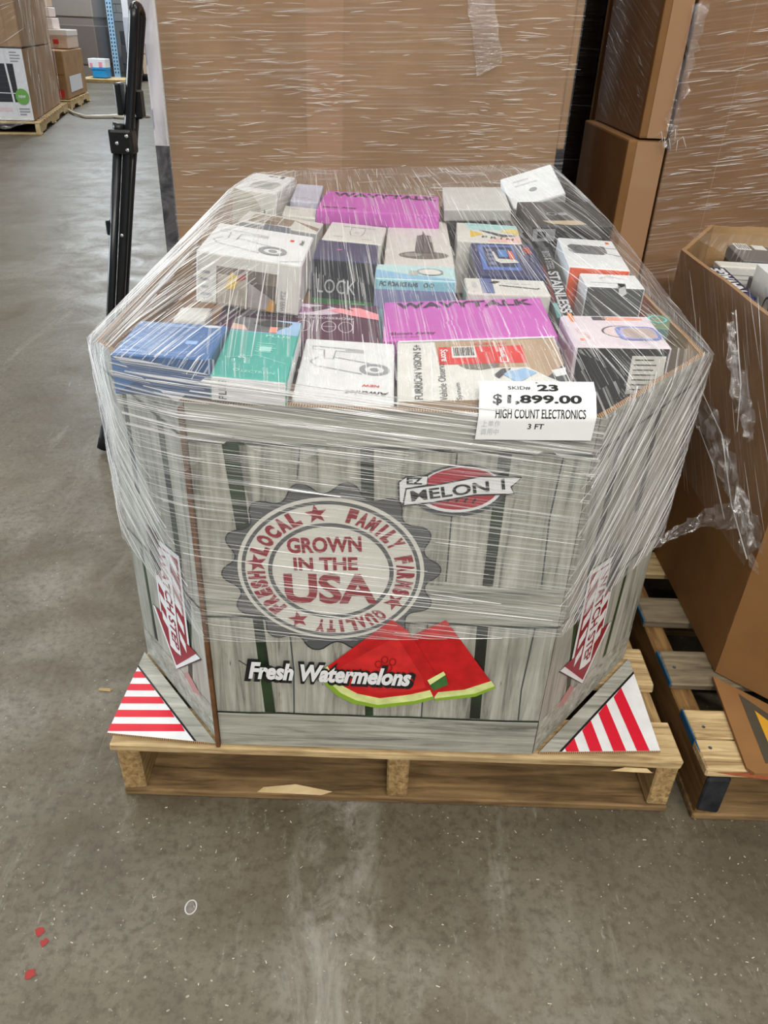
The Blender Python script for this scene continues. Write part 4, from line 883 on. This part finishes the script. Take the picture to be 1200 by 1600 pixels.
# torn film end on the seam
V = []; Fc = []
for j in range(22):
    t = j / 21; z = 1.32 - .36 * t
    for i in range(4): V.append(Vector((.74 + i * .014 * (1 - .3 * t) + rnd.uniform(-.012, .012), 1.538 - rnd.uniform(0, .012), z + rnd.uniform(-.008, .008))) - O)
for j in range(21):
    for i in range(3): q = j * 4 + i; Fc.append((q, q + 1, q + 5, q + 4))
mesh('loose_film', V, Fc, CRUMPLE, w3, True)
for k in range(6):
    p0 = Vector((.712 + k * .013, 1.532, .985 + rnd.uniform(-.01, .02))); tube('torn_strand', [p0 - O, p0 + Vector((.012, -.006, .014)) - O, p0 + Vector((.022 + rnd.uniform(-.01, .01), -.003, -.016)) - O], .0011, CREASE, w3, 5)
# ------------------------------------------------------------------ black wrapped load in the gap
BLKFILM = NT('black_stretch_film'); f_ = BLKFILM.noise(BLKFILM.coords((4, 4, 60), rand=False), 1, 4)
BLKFILM = BLKFILM.set(lin(26, 25, 25), .25, 0, .5, BLKFILM.bump(f_, .6, .01))
bk = big_carton('wrapped_load', 'load wrapped in black film in the gap between the carton stacks', .45, 1.1, 2.62, 3.4, .0, 1.9, BLKFILM)
for i in range(9): bevel_box('wrap_band', -.327, .327, -.3935, .3935, .1 + i * .2, .2 + i * .2, BLKFILM, bk, .004, .002)
lb = big_carton('leaning_board', 'narrow pale board standing in the dark gap', .520, .535, 2.50, 2.60, .0, 1.9, TAN); bevel_box('edge_strip', -.008, .008, -.052, -.049, .01, 1.88, CARD, lb, .001)

# ------------------------------------------------------------------ second bin: plain brown octagon with more boxes
OC2 = [(.86, .03), (1.30, .03), (1.52, .25), (1.52, 1.0), (1.30, 1.255), (.82, 1.255), (.645, .95), (.645, .228)]
gb, gw = octagon_bin('cardboard_bin', OC2, .143, .812, .011, CARDDK, KRAFT, FLUTE, ['front_panel', 'corner_panel', 'side_panel', 'corner_panel', 'back_panel', 'corner_panel', 'side_panel', 'corner_panel'])
tag(gb, 'plain brown octagonal bin of boxed goods at the right edge', 'bin')
fl = empty('corner_flap'); fl.parent = gb
def tri(name, pts, z, th, mat):
    v = [(*p, z + th) for p in pts] + [(*p, z) for p in pts]; n = len(pts); return mesh(name, v, [tuple(range(n))] + [(i, n + i, n + (i + 1) % n, (i + 1) % n) for i in range(n)], mat, fl)
tri('flap_card', [(.633, .210), (.612, -.018), (.622, -.030), (.80, -.032), (.845, .02)], .142, .006, CARDDK)
tri('printed_border', [(.667, .162), (.650, -.008), (.79, -.008)], .1482, .0004, plain(78, 72, 60, .5)); tri('printed_warning', [(.681, .118), (.672, .014), (.745, .014)], .1487, .0004, plain(214, 160, 50, .5)); tri('printed_mark', [(.690, .07), (.687, .03), (.705, .03), (.700, .06)], .1492, .0004, plain(60, 54, 46, .5))
rp_in = []
G2 = 'boxed goods in the brown bin'
for xa, xb, ya, yb in ((.67, 1.08, .25, .93), (1.09, 1.5, .27, .97)):
    o = bevel_box('packing_carton', xa, xb, ya, yb, .148, .70, CARDDK, None, .004); bevel_box('top_flap', xa + .02, xb - .02, ya + .02, yb - .02, .7002, .703, CARDDK, o, .0006); tag(o, 'plain brown carton beneath the goods on the %s of the brown bin' % ('left' if xa < 1 else 'right'), 'carton', 'brown cartons in the second bin')
kw = dict(group=G2, heap=False)
o, T, Fr, L, Rt = carton('router_box', 'dark grey box with two white barcode stickers at the back of the brown bin', (.815, .985), .15, .17, .785, .08, (plain(104, 100, 98, .4), DKGREY, DKGREY, DKGREY), -8, **kw)
rect(T, 'barcode_sticker', .015, .12, .05, .19, OFFW, 1); rect(T, 'barcode_sticker', .06, .13, .09, .18, OFFW, 1)
for i in range(5): rect(T, 'barcode_bar', .02 + i * .006, .13, .022 + i * .006, .18, DKGREY, 2)
o, T, Fr, L, Rt = carton('slim_white_box', 'slim white box in front of the stickered grey box in the brown bin', (.735, .92), .14, .05, .785, .08, OFFW, -4, **kw); bars(Fr, .02, .06, .08, 2, .01, GREY)
o, T, Fr, L, Rt = carton('nasal_rinse_box', 'navy box with white slanted lettering and yellow corner in the brown bin', (.664, .67), .055, .24, .785, .08, (plain(34, 44, 78, .36), NAVY, NAVY, NAVY), -5, **kw)
text(T, 'NAVAGE', .030, .13, .19, .034, WHITE, 2, 90, .04); patch(T, 'yellow_corner', [(.001, .001), (.03, .001), (.03, .03), (.001, .06)], plain(226, 206, 50, .4), 3)
o, T, Fr, L, Rt = carton('tablet_box', 'white box with a dark screen picture by the left rim of the brown bin', (.722, .560), .23, .20, .832, .124, (WHITE, WHITE, OFFW, WHITE), -6, **kw)
rect(T, 'screen_print', .10, .06, .22, .15, plain(70, 62, 92, .3), 1); rect(T, 'screen_print', .11, .075, .21, .135, plain(120, 110, 150, .3), 2); ring(L, 'handle', .12, .06, .02, .025, .004, plain(60, 60, 62, .3), 2); text(L, '40L', .05, .04, .03, .014, DKGREY, 2, 0, .03); patch(L, 'flap_cut', [(.09, .10), (.15, .07), (.16, .02), (.15, .018), (.14, .06), (.085, .09)], LTGREY, 1)
o, T, Fr, L, Rt = carton('cosmetic_box', 'pale pink box nearest the front in the brown bin', (.725, .37), .22, .14, .80, .095, plain(226, 206, 214, .4), 3, **kw); rect(T, 'label_print', .04, .04, .16, .1, WHITE, 1)
o, T, Fr, L, Rt = carton('cable_bag', 'dark grey flat package in the middle of the brown bin', (.80, .78), .18, .10, .775, .07, plain(112, 108, 108, .35), 6, **kw); rect(T, 'white_label', .05, .05, .15, .12, OFFW, 1); patch(T, 'label_print', [(.12, .13), (.16, .15), (.19, .12), (.16, .1)], plain(120, 160, 180, .4), 1)
o, T, Fr, L, Rt = carton('kitchen_scale_box', 'light grey box at the back right of the brown bin', (1.01, .9), .2, .25, .79, .08, LTGREY, 4, **kw); rect(T, 'label_print', .03, .05, .1, .18, DKGREY, 1)
# film on the second bin
w4 = empty('stretch_wrap', (.63, .55, .6)); tag(w4, 'torn stretch film hanging from the brown bin beside the pallet gap', 'film'); O = w4.location
flat_film('film_sheet', w4, shift([(.642, .94, .40), (.642, .24, .40), (.642, .24, .825), (.642, .94, .825)], O), 8, 6, 46, (1, -.95), 21, lens=(.05, .18), widths=(.0004, .001))
V = []; Fc = []; N = 10; r2 = random.Random(5)
for j in range(N + 1):
    for i in range(N + 1):
        s, t = i / N, j / N; z = .842 + .020 * math.sin(3 * s + 2 * t) + r2.uniform(-.004, .004) - .01 * t
        V.append(Vector((.65 + .84 * s, .24 + .74 * t, z)) - O)
for j in range(N):
    for i in range(N): q = j * (N + 1) + i; Fc.append((q, q + 1, q + N + 2, q + N + 1))
o = mesh('film_sheet', V, Fc, FILMBG, w4, True); uv = o.data.uv_layers.new(name='uv')
for l in o.data.loops: p = V[l.vertex_index]; uv.data[l.index].uv = (p.x * .5 + p.y, p.x - p.y * .5)
def crumpled(name, path, half, n, seed, parent, O, mat=CRUMPLE, amp=.012, axis=(0, .6, .8)):
    r = random.Random(seed); V = []; Fc = []; m = 6; ax = Vector(axis)
    P = [Vector(p) for p in path]
    for j in range(n + 1):
        t = j / n * (len(P) - 1); k = min(int(t), len(P) - 2); c = P[k].lerp(P[k + 1], t - k); h = half[k] + (half[k + 1] - half[k]) * (t - k)
        for i in range(m + 1):
            s = i / m * 2 - 1; V.append(c + ax * (h * s) + Vector((r.uniform(-amp, amp), r.uniform(-amp, amp) * .6, r.uniform(-amp, amp) * .6)) - O)
    for j in range(n):
        for i in range(m): q = j * (m + 1) + i; Fc.append((q, q + 1, q + m + 2, q + m + 1))
    return mesh(name, V, Fc, mat, parent, False)
crumpled('loose_film', [(.628, .61, .56), (.626, .50, .555), (.626, .40, .53), (.624, .30, .49), (.626, .20, .45)], [.028, .05, .06, .05, .04], 26, 1, w4, O)
crumpled('loose_film', [(.630, .56, .77), (.628, .50, .70), (.628, .42, .66), (.628, .36, .63)], [.02, .045, .05, .03], 18, 2, w4, O)
crumpled('loose_film', [(.487, .33, .375), (.54, .35, .395), (.59, .36, .425), (.632, .31, .47), (.645, .22, .47)], [.008, .010, .016, .03, .03], 26, 3, w4, O, amp=.006)
for path in ([(.628, .60, .60), (.625, .45, .57), (.624, .33, .48), (.625, .22, .43)], [(.629, .57, .53), (.626, .45, .50), (.625, .34, .44)], [(.629, .55, .79), (.628, .44, .68), (.628, .40, .60)]):
    tube('film_rope', [Vector(p) - O for p in path], .0011, CREASE, w4, 6)

# ------------------------------------------------------------------ black folded steel stand at the left
sd = empty('folding_stand', (-.95, 1.35, 0)); tag(sd, 'black folded steel stand with rubber feet leaning at the left of the bin', 'stand'); O = sd.location
def S(x, y, z): return Vector((x, y, z)) - O
ax0, ax1 = Vector((-.952, 1.35, .035)), Vector((-.720, 1.35, 1.231)); dv = (ax1 - ax0).normalized()
def on(t, dx=0, dy=0): return ax0.lerp(ax1, t) + Vector((dx, dy, 0)) - O
# long tube with the bent top, going over to a second tube behind
arc = [on(0.06, .012, 0), on(.5, .013, 0), on(.95, .012, 0)]
top = on(1.0, .012, 0)
for k in range(9):
    a = math.pi * k / 8; arc.append(top + Vector((.004 * (1 - math.cos(a)) / 2, .045 * (1 - math.cos(a)) / 2, .022 * math.sin(a) + .002)))
arc += [on(.9, .014, .045), on(.45, .008, .045), on(.04, .004, .045)]
tube('main_tube', arc, .0132, BLACKMETAL, sd, 14)
tube('side_tube', [on(-.01, -.014, -.004), on(.78, -.014, -.004)], .0122, BLACKMETAL, sd, 14)
tube('rear_rail', [on(.28, .018, .03), on(.86, .018, .03)], .010, BLACKMETAL, sd, 10)
# clamp bracket round both tubes with screws
p = on(.765); bevel_box('clamp', p.x - .033, p.x + .030, p.y - .026, p.y + .03, p.z - .032, p.z + .03, BLACK, sd, .008, seg=2)
tube('tube_cap', [on(.782, -.014, -.004), on(.80, -.014, -.004)], .0155, BLACK, sd, 14)
p = on(.85); bevel_box('latch', p.x - .026, p.x - .008, p.y - .012, p.y + .03, p.z - .04, p.z + .035, BLACK, sd, .004); bevel_box('latch', p.x + .012, p.x + .034, p.y + .015, p.y + .055, p.z - .05, p.z + .02, BLACK, sd, .005)
def screw(q, dx, dz):
    c = q + Vector((dx, -.0275, dz)); tube('screw_head', [c, c + Vector((0, -.003, 0))], [.0055, .004], CHROME, sd, 10)
q = on(.765); screw(q, -.010, -.004); screw(q, .018, .014); screw(q, .016, -.020)
q = on(.56); c = q + Vector((.012, -.0145, 0)); tube('screw_head', [c, c + Vector((0, -.003, 0))], [.006, .004], CHROME, sd, 10)
p = on(.575); bevel_box('stop_clip', p.x - .036, p.x - .024, p.y - .012, p.y + .012, p.z - .02, p.z + .02, BLACK, sd, .003)
def foot(t0, dx, dy):
    a, b = on(t0, dx, dy), on(t0 - .065, dx * 1.1, dy); a2 = a.lerp(b, .45)
    f = tube('rubber_foot', [a, a2, b.lerp(a2, .1), b], [.0155, .018, .021, .017], RUBBER, sd, 14)
    for k in range(9):
        an = R(200 + k * 18); o_ = Vector((math.cos(an), math.sin(an), 0)) * .0205
        tube('foot_rib', [a2 + o_ * .9, b + o_ * 1.0 + Vector((0, 0, .006))], .0016, RUBBER, f, 5)
foot(.045, -.014, -.004); foot(.06, .022, .03)
p = on(.10); bevel_box('stop_clip', p.x - .034, p.x - .025, p.y - .01, p.y + .01, p.z - .012, p.z + .012, BLACK, sd, .003)

# ------------------------------------------------------------------ far aisle at the upper left
def notched_pallet(label, ox, oy, ang, width, length, loadh=.14):
    """pallet seen from its stringer side, two notches cut in each stringer"""
    p = empty('wooden_pallet', (ox, oy, 0), ang); tag(p, label, 'pallet')
    for x in (-.02, -width / 2, -width + .03):
        ys = [0, .16, .20, .34, .38, .62, .66, .80, .84, 1]; zs = [.02, .02, .062, .062, .02, .02, .062, .062, .02, .02]
        n = len(ys); vs = [(x + dx, y * length, z) for dx in (-.045, .01) for y, z in zip(ys, zs)] + [(x + dx, y * length, .119) for dx in (-.045, .01) for y in ys]
        fs = []
        for i in range(n - 1):
            a, b, c, d = i, i + 1, n + i, n + i + 1; fs += [(a, 2 * n + a, 2 * n + b, b), (c, d, 2 * n + d, 2 * n + c), (2 * n + a, 2 * n + c, 2 * n + d, 2 * n + b), (a, b, d, c)]
        fs += [(0, n, 3 * n, 2 * n), (n - 1, 3 * n - 1, 4 * n - 1, 2 * n - 1)]
        mesh('stringer', vs, fs, WOODPALE, p)
    nb = int(length / .2)
    for i in range(nb): bevel_box('deck_board', -width, 0, i * length / nb, i * length / nb + .11, .12, .14, WOODPALE, p, .003)
    for y in (0, length * .45, length - .1): bevel_box('bottom_board', -width, 0, y, y + .1, .001, .0195, WOODPALE, p, .002)
    return p
p1 = notched_pallet('pale wooden pallet under the wrapped printed carton at far left', -4.30, 9.45, 13.5, 1.2, 2.9)
p2 = notched_pallet('pale wooden pallet carrying red-marked cartons in the far aisle', -5.03, 12.55, 9.5, 1.2, 1.8)
def far_box(name, label, ox, oy, ang, x0, x1, y0, y1, z0, z1, mat, group=None, cat='carton'):
    o = bevel_box(name, x0, x1, y0, y1, 0, z1 - z0, mat, None, .01, .004); o.location = (ox, oy, z0); o.rotation_euler.z = R(ang); return tag(o, label, cat, group)
WHITEFAR = plain(226, 228, 232, .35)
a1 = far_box('appliance_carton', 'white printed carton with a black appliance picture at far left', -4.36, 9.5, 13.5, -1.1, -.02, 0, 2.55, .147, .90, [CARD, WHITEFAR])
FA = Frame((-1.1, -.006, 0), (1, 0, 0), (0, 0, 1), a1)
rect(FA, 'printed_front', .005, .005, 1.075, .753, WHITEFAR, 4)
rect(FA, 'appliance_print', .60, .20, .95, .60, plain(52, 54, 60, .35), 8); 
for i in range(6): rect(FA, 'appliance_print', .60, .23 + i * .06, .95, .236 + i * .06, DKGREY, 12)
line(FA, 'print_cross', [(.86, .753), (.90, .005)], .022, WHITEFAR, 16); line(FA, 'print_cross', [(.55, .30), (1.07, .29)], .010, WHITEFAR, 16)
patch(FA, 'green_badge', ell(.99, .26, .075, .085, 24), plain(112, 170, 84, .4), 20); text(FA, 'new', .99, .26, .08, .03, WHITEFAR, 22, 0, .02)
patch(FA, 'red_corner', [(.55, .753), (.80, .753), (.76, .56), (.55, .48)], plain(222, 40, 60, .4), 8)
bars(FA, .93, .71, .12, 4, .03, GREY, .012, 8); bars(FA, .93, .12, .12, 3, .03, GREY, .016, 8, 2); rect(FA, 'pink_band', .6, .10, .85, .14, plain(230, 206, 212, .4), 8)
a2 = far_box('shipping_carton', 'brown wrapped carton stacked on the white printed carton at far left', -4.36, 9.5, 13.5, -1.1, -.02, 0, 2.55, .91, 2.1, CARD)
FA2 = Frame((-1.1, -.006, 0), (1, 0, 0), (0, 0, 1), a2); rect(FA2, 'side_flap', .01, .01, .93, 1.18, CARD, 6)
w5 = empty('stretch_wrap', (-4.36, 9.45, .14), 13.5); tag(w5, 'stretch film with loose hem around the far left carton stack', 'film')
flat_film('film_sheet', w5, [(.012, 0, .0), (.012, 2.55, .0), (.012, 2.55, 1.9), (.012, 0, 1.9)], 8, 10, 150, (.3, 1), 31, lens=(.1, .5), widths=(.002, .006), wob=.02)
flat_film('film_sheet', w5, [(-1.1, .03, .76), (0, .03, .76), (0, .03, 1.9), (-1.1, .03, 1.9)], 6, 6, 40, (1, .5), 32, lens=(.1, .3), widths=(.002, .004), wob=.02)
crumpled('loose_film', [(-1.0, -.01, .03), (-.6, -.02, .0), (-.35, -.02, -.02), (-.02, -.01, .02)], [.03, .04, .06, .02], 14, 7, w5, Vector((0, 0, 0)), amp=.02, axis=(0, 0, 1))
REDM = plain(206, 56, 52, .45)
b1 = far_box('shipping_carton', 'brown carton with two red marks on the far aisle pallet', -5.07, 12.62, 9.5, -.62, -.005, 0, 1.72, .149, .80, CARD)
Fb = Frame((-.62, -.006, 0), (1, 0, 0), (0, 0, 1), b1)
rect(Fb, 'red_mark', .30, .50, .48, .62, REDM, 4); rect(Fb, 'red_mark', .32, .02, .56, .13, REDM, 4); line(Fb, 'box_joint', [(.0, .33), (.6, .33)], .012, CARDDK, 4)
Fb = Frame((-.005, 0, 0), (0, 1, 0), (0, 0, 1), b1); Fb.o.x += .006; rect(Fb, 'white_label', .25, .08, 1.3, .30, WHITEFAR, 4)
b2 = far_box('shipping_carton', 'narrow brown carton at the left of the red-marked carton', -5.07, 12.62, 9.5, -1.1, -.64, -.02, 1.0, .149, .72, CARDDK); bevel_box('packing_tape', -.92, -.84, -.027, -.02, .0, .57, TAPE, b2, .001)
b3 = far_box('shipping_carton', 'pinkish white carton on top of the red-marked carton', -5.07, 12.62, 9.5, -.36, -.02, .70, 1.6, .812, 1.06, plain(214, 190, 172, .45)); bevel_box('red_mark', -.24, -.16, .692, .70, .06, .12, REDM, b3, .002); bevel_box('wrapped_lid', -.37, -.01, .69, 1.61, .17, .255, plain(226, 224, 222, .3), b3, .01)
b4 = far_box('wrapped_load', 'tall taupe wrapped stack behind the red-marked carton', -5.07, 12.62, 9.5, -1.2, -.62, .3, 1.2, .812, 2.0, plain(140, 126, 116, .35)); bevel_box('wrap_band', -1.205, -.615, .29, 1.205, .2, .6, plain(150, 136, 126, .3), b4, .01)
for i, (x, z0, z1, c) in enumerate(((-.44, 1.072, 1.22, (222, 206, 200)), (-.47, 1.232, 1.36, (226, 210, 204)), (-.50, 1.372, 1.5, (210, 184, 160)))):
    o = far_box('parcel', '%s pale parcel in the short column above the pinkish carton' % ('lowest', 'middle', 'topmost')[i], -5.07, 12.62, 9.5, x, x + .22, .8, 1.3, z0, z1, plain(*c, .4), 'pale parcels on the far aisle load', 'parcel'); bevel_box('packing_tape', x + .08, x + .12, .792, .80, 0, z1 - z0, TAPE, o, .001)
rk = empty('rack_upright', (-6.86, 21, 0)); tag(rk, 'light blue perforated steel rack upright by the far wall', 'rack')
RB = plain(150, 182, 206, .4); bevel_box('post', -.075, .075, -.04, .04, .01, 4, RB, rk, .004); bevel_box('base_plate', -.1, .1, -.07, .07, 0, .012, RB, rk, .002)
Fk = Frame((0, -.041, 0), (1, 0, 0), (0, 0, 1), rk)
for i in range(24):
    for sx in (-.035, .035): patch(Fk, 'slot', [(sx - .016, .10 + i * .08), (sx + .016, .105 + i * .08), (sx + .014, .145 + i * .08), (sx - .014, .14 + i * .08)], plain(54, 64, 76, .6), 3)
f1 = far_box('storage_tote', 'bright blue tote under a white box near the rack', -6.88, 19.2, 0, 0, .30, 0, .4, .092, .275, plain(40, 140, 206, .4), cat='tote'); bevel_box('tote_lid', -.01, .31, -.01, .41, .165, .19, plain(40, 140, 206, .4), f1, .003)
f2 = far_box('parcel', 'white box with pink marks sitting on the blue tote', -6.95, 19.2, 0, 0, .38, 0, .4, .285, .47, WHITEFAR, cat='parcel'); bevel_box('pink_mark', .04, .10, -.008, 0, .02, .10, plain(226, 150, 170, .4), f2, .002); bevel_box('pink_mark', .24, .32, -.008, 0, .02, .12, plain(226, 150, 170, .4), f2, .002)
fp = far_box('low_platform', 'flat wooden skid under the blue tote', -7.2, 19.0, 0, 0, 1.0, 0, 1.0, .0, .078, WOODPALE, cat='skid'); bevel_box('deck_board', .0, 1.0, -.012, .1, .055, .08, WOODPALE, fp, .003)
f3 = far_box('wrapped_load', 'dark brown wrapped load behind the white box near the rack', -6.15, 19.6, 0, 0, .15, 0, .5, .0, .62, plain(70, 52, 44, .4)); bevel_box('wrap_band', -.01, .16, -.01, .51, .36, .60, plain(96, 74, 62, .35), f3, .01)
f4 = far_box('wrapped_load', 'large grey-brown wrapped load reaching up beside the rack upright', -8.4, 20.1, 0, 0, 1.40, 0, 1.2, .0, 2.6, plain(118, 108, 102, .35)); bevel_box('wrap_band', -.02, 1.42, -.02, 1.22, .3, 1.1, plain(104, 94, 88, .3), f4, .02); bevel_box('wrap_band', -.02, 1.42, -.02, 1.22, 1.25, 1.8, plain(132, 122, 114, .3), f4, .02)
f5 = far_box('leaning_sheet', 'tall white wrapped board right of the rack upright', -6.45, 20.6, -4, 0, .16, 0, .5, .0, 2.4, plain(206, 204, 206, .35), cat='board'); bevel_box('wrap_band', -.006, .166, -.006, .506, .5, 1.3, plain(176, 176, 182, .3), f5, .006)
f6 = far_box('wrapped_load', 'pale brown stacked cartons on a dark skid seen past the black stand', -6.05, 20.4, 0, 0, .95, 0, .9, .14, 1.9, plain(186, 160, 136, .45)); 
for z in (.42, .8, 1.2): bevel_box('carton_joint', -.006, .956, -.006, .906, z, z + .03, plain(140, 116, 96, .5), f6, .002)
bevel_box('white_label', .1, .3, -.01, -.001, .2, .36, WHITEFAR, f6, .002)
f7 = far_box('dark_skid', 'black skid under the pale stacked cartons by the far wall', -6.1, 20.35, 0, 0, 1.05, 0, 1.0, .0, .128, BLACK, cat='skid'); bevel_box('skid_runner', .0, 1.05, -.015, .05, .02, .1, BLACK, f7, .004)
f8 = far_box('wrapped_load', 'dark wrapped load in the shade right of the rack upright', -6.75, 21.2, 0, 0, .5, 0, .5, .0, 1.0, plain(58, 56, 58, .4)); bevel_box('wrap_band', -.01, .51, -.01, .51, .3, .7, plain(74, 72, 74, .35), f8, .01)
# strip of film lying on the aisle floor
st_ = empty('film_strip', (-4.4, 11.6, 0)); tag(st_, 'twisted strip of pale film lying on the aisle floor', 'film')
tube('film_twist', [(-.62, .75, .03), (-.35, .25, .03), (-.05, -.12, .02), (.25, .02, .025), (.55, .3, .03), (.75, .35, .02)], [.02, .018, .024, .03, .045, .02], plain(206, 202, 192, .4), st_, 8)
tube('film_twist', [(.3, .03, .02), (.5, -.0, .02), (.62, -.04, .015)], [.012, .03, .01], plain(206, 202, 192, .4), st_, 6)

# ------------------------------------------------------------------ small things on the floor
for i, (x, y, s, lab) in enumerate(((-.565, -.262, .008, 'red paint spot on the floor, uppermost of the close pair'), (-.551, -.279, .007, 'red paint spot on the floor, lower of the close pair'), (-.554, -.327, .009, 'lone red paint spot nearest the front left of the floor'))):
    o = empty('paint_spot', (x, y, 0)); tag(o, lab, 'paint spot', 'red paint spots on the floor'); r = random.Random(i)
    Fp = Frame((0, 0, .0003), (1, 0, 0), (0, 1, 0), o); patch(Fp, 'paint_film', [(s * r.uniform(.6, 1.15) * math.cos(t), s * r.uniform(.6, 1.1) * math.sin(t)) for t in [2 * math.pi * k / 11 for k in range(11)]], plain(150, 46, 42, .5), 1)
o = mesh('wood_chip', [(-.014, -.003, 0), (.012, -.005, 0), (.016, .003, 0), (-.01, .004, 0), (-.012, -.001, .005), (.011, -.001, .006)], [(0, 3, 2, 1), (0, 1, 5, 4), (2, 3, 4, 5), (1, 2, 5), (3, 0, 4)], WOODPALE); o.location = (-.627, .261, .0005); tag(o, 'pale wood chip lying left of the striped flap', 'wood chip')
V = []; Fc = []; r = random.Random(9)
for k in range(170):
    x, y = r.uniform(-.75, 1.0), r.uniform(-.42, .0) if r.random() < .7 else r.uniform(-.42, .3)
    if y > -.02 and -.53 < x < 1.0: continue
    a = r.uniform(0, 6.3); L, w = r.uniform(.0008, .0032), r.uniform(.0004, .0009); c, s = math.cos(a), math.sin(a); b = len(V)
    for dx, dy, z in ((-L, -w, .0004), (L, -w, .0004), (L, w, .0004), (-L, w, .0004), (0, 0, .0016)): V.append((x + c * dx - s * dy, y + s * dx + c * dy, z))
    Fc += [(b, b + 1, b + 4), (b + 1, b + 2, b + 4), (b + 2, b + 3, b + 4), (b + 3, b, b + 4)]
o = mesh('floor_debris', V, Fc, plain(206, 198, 182, .7)); o['kind'] = 'stuff'; tag(o, 'scattered wood splinters and paper crumbs on the concrete floor', 'debris')
# small clear scrap disc
o = empty('film_scrap', (-.337, -.216, 0)); tag(o, 'small clear round film scrap on the floor in front of the pallet', 'scrap'); Fp = Frame((0, 0, .0004), (1, 0, 0), (0, 1, 0), o); ring(Fp, 'scrap_rim', 0, 0, .010, .013, .002, CREASE, 2, 18); patch(Fp, 'scrap_disc', ell(0, 0, .009, .012, 14), CRUMPLE, 1)
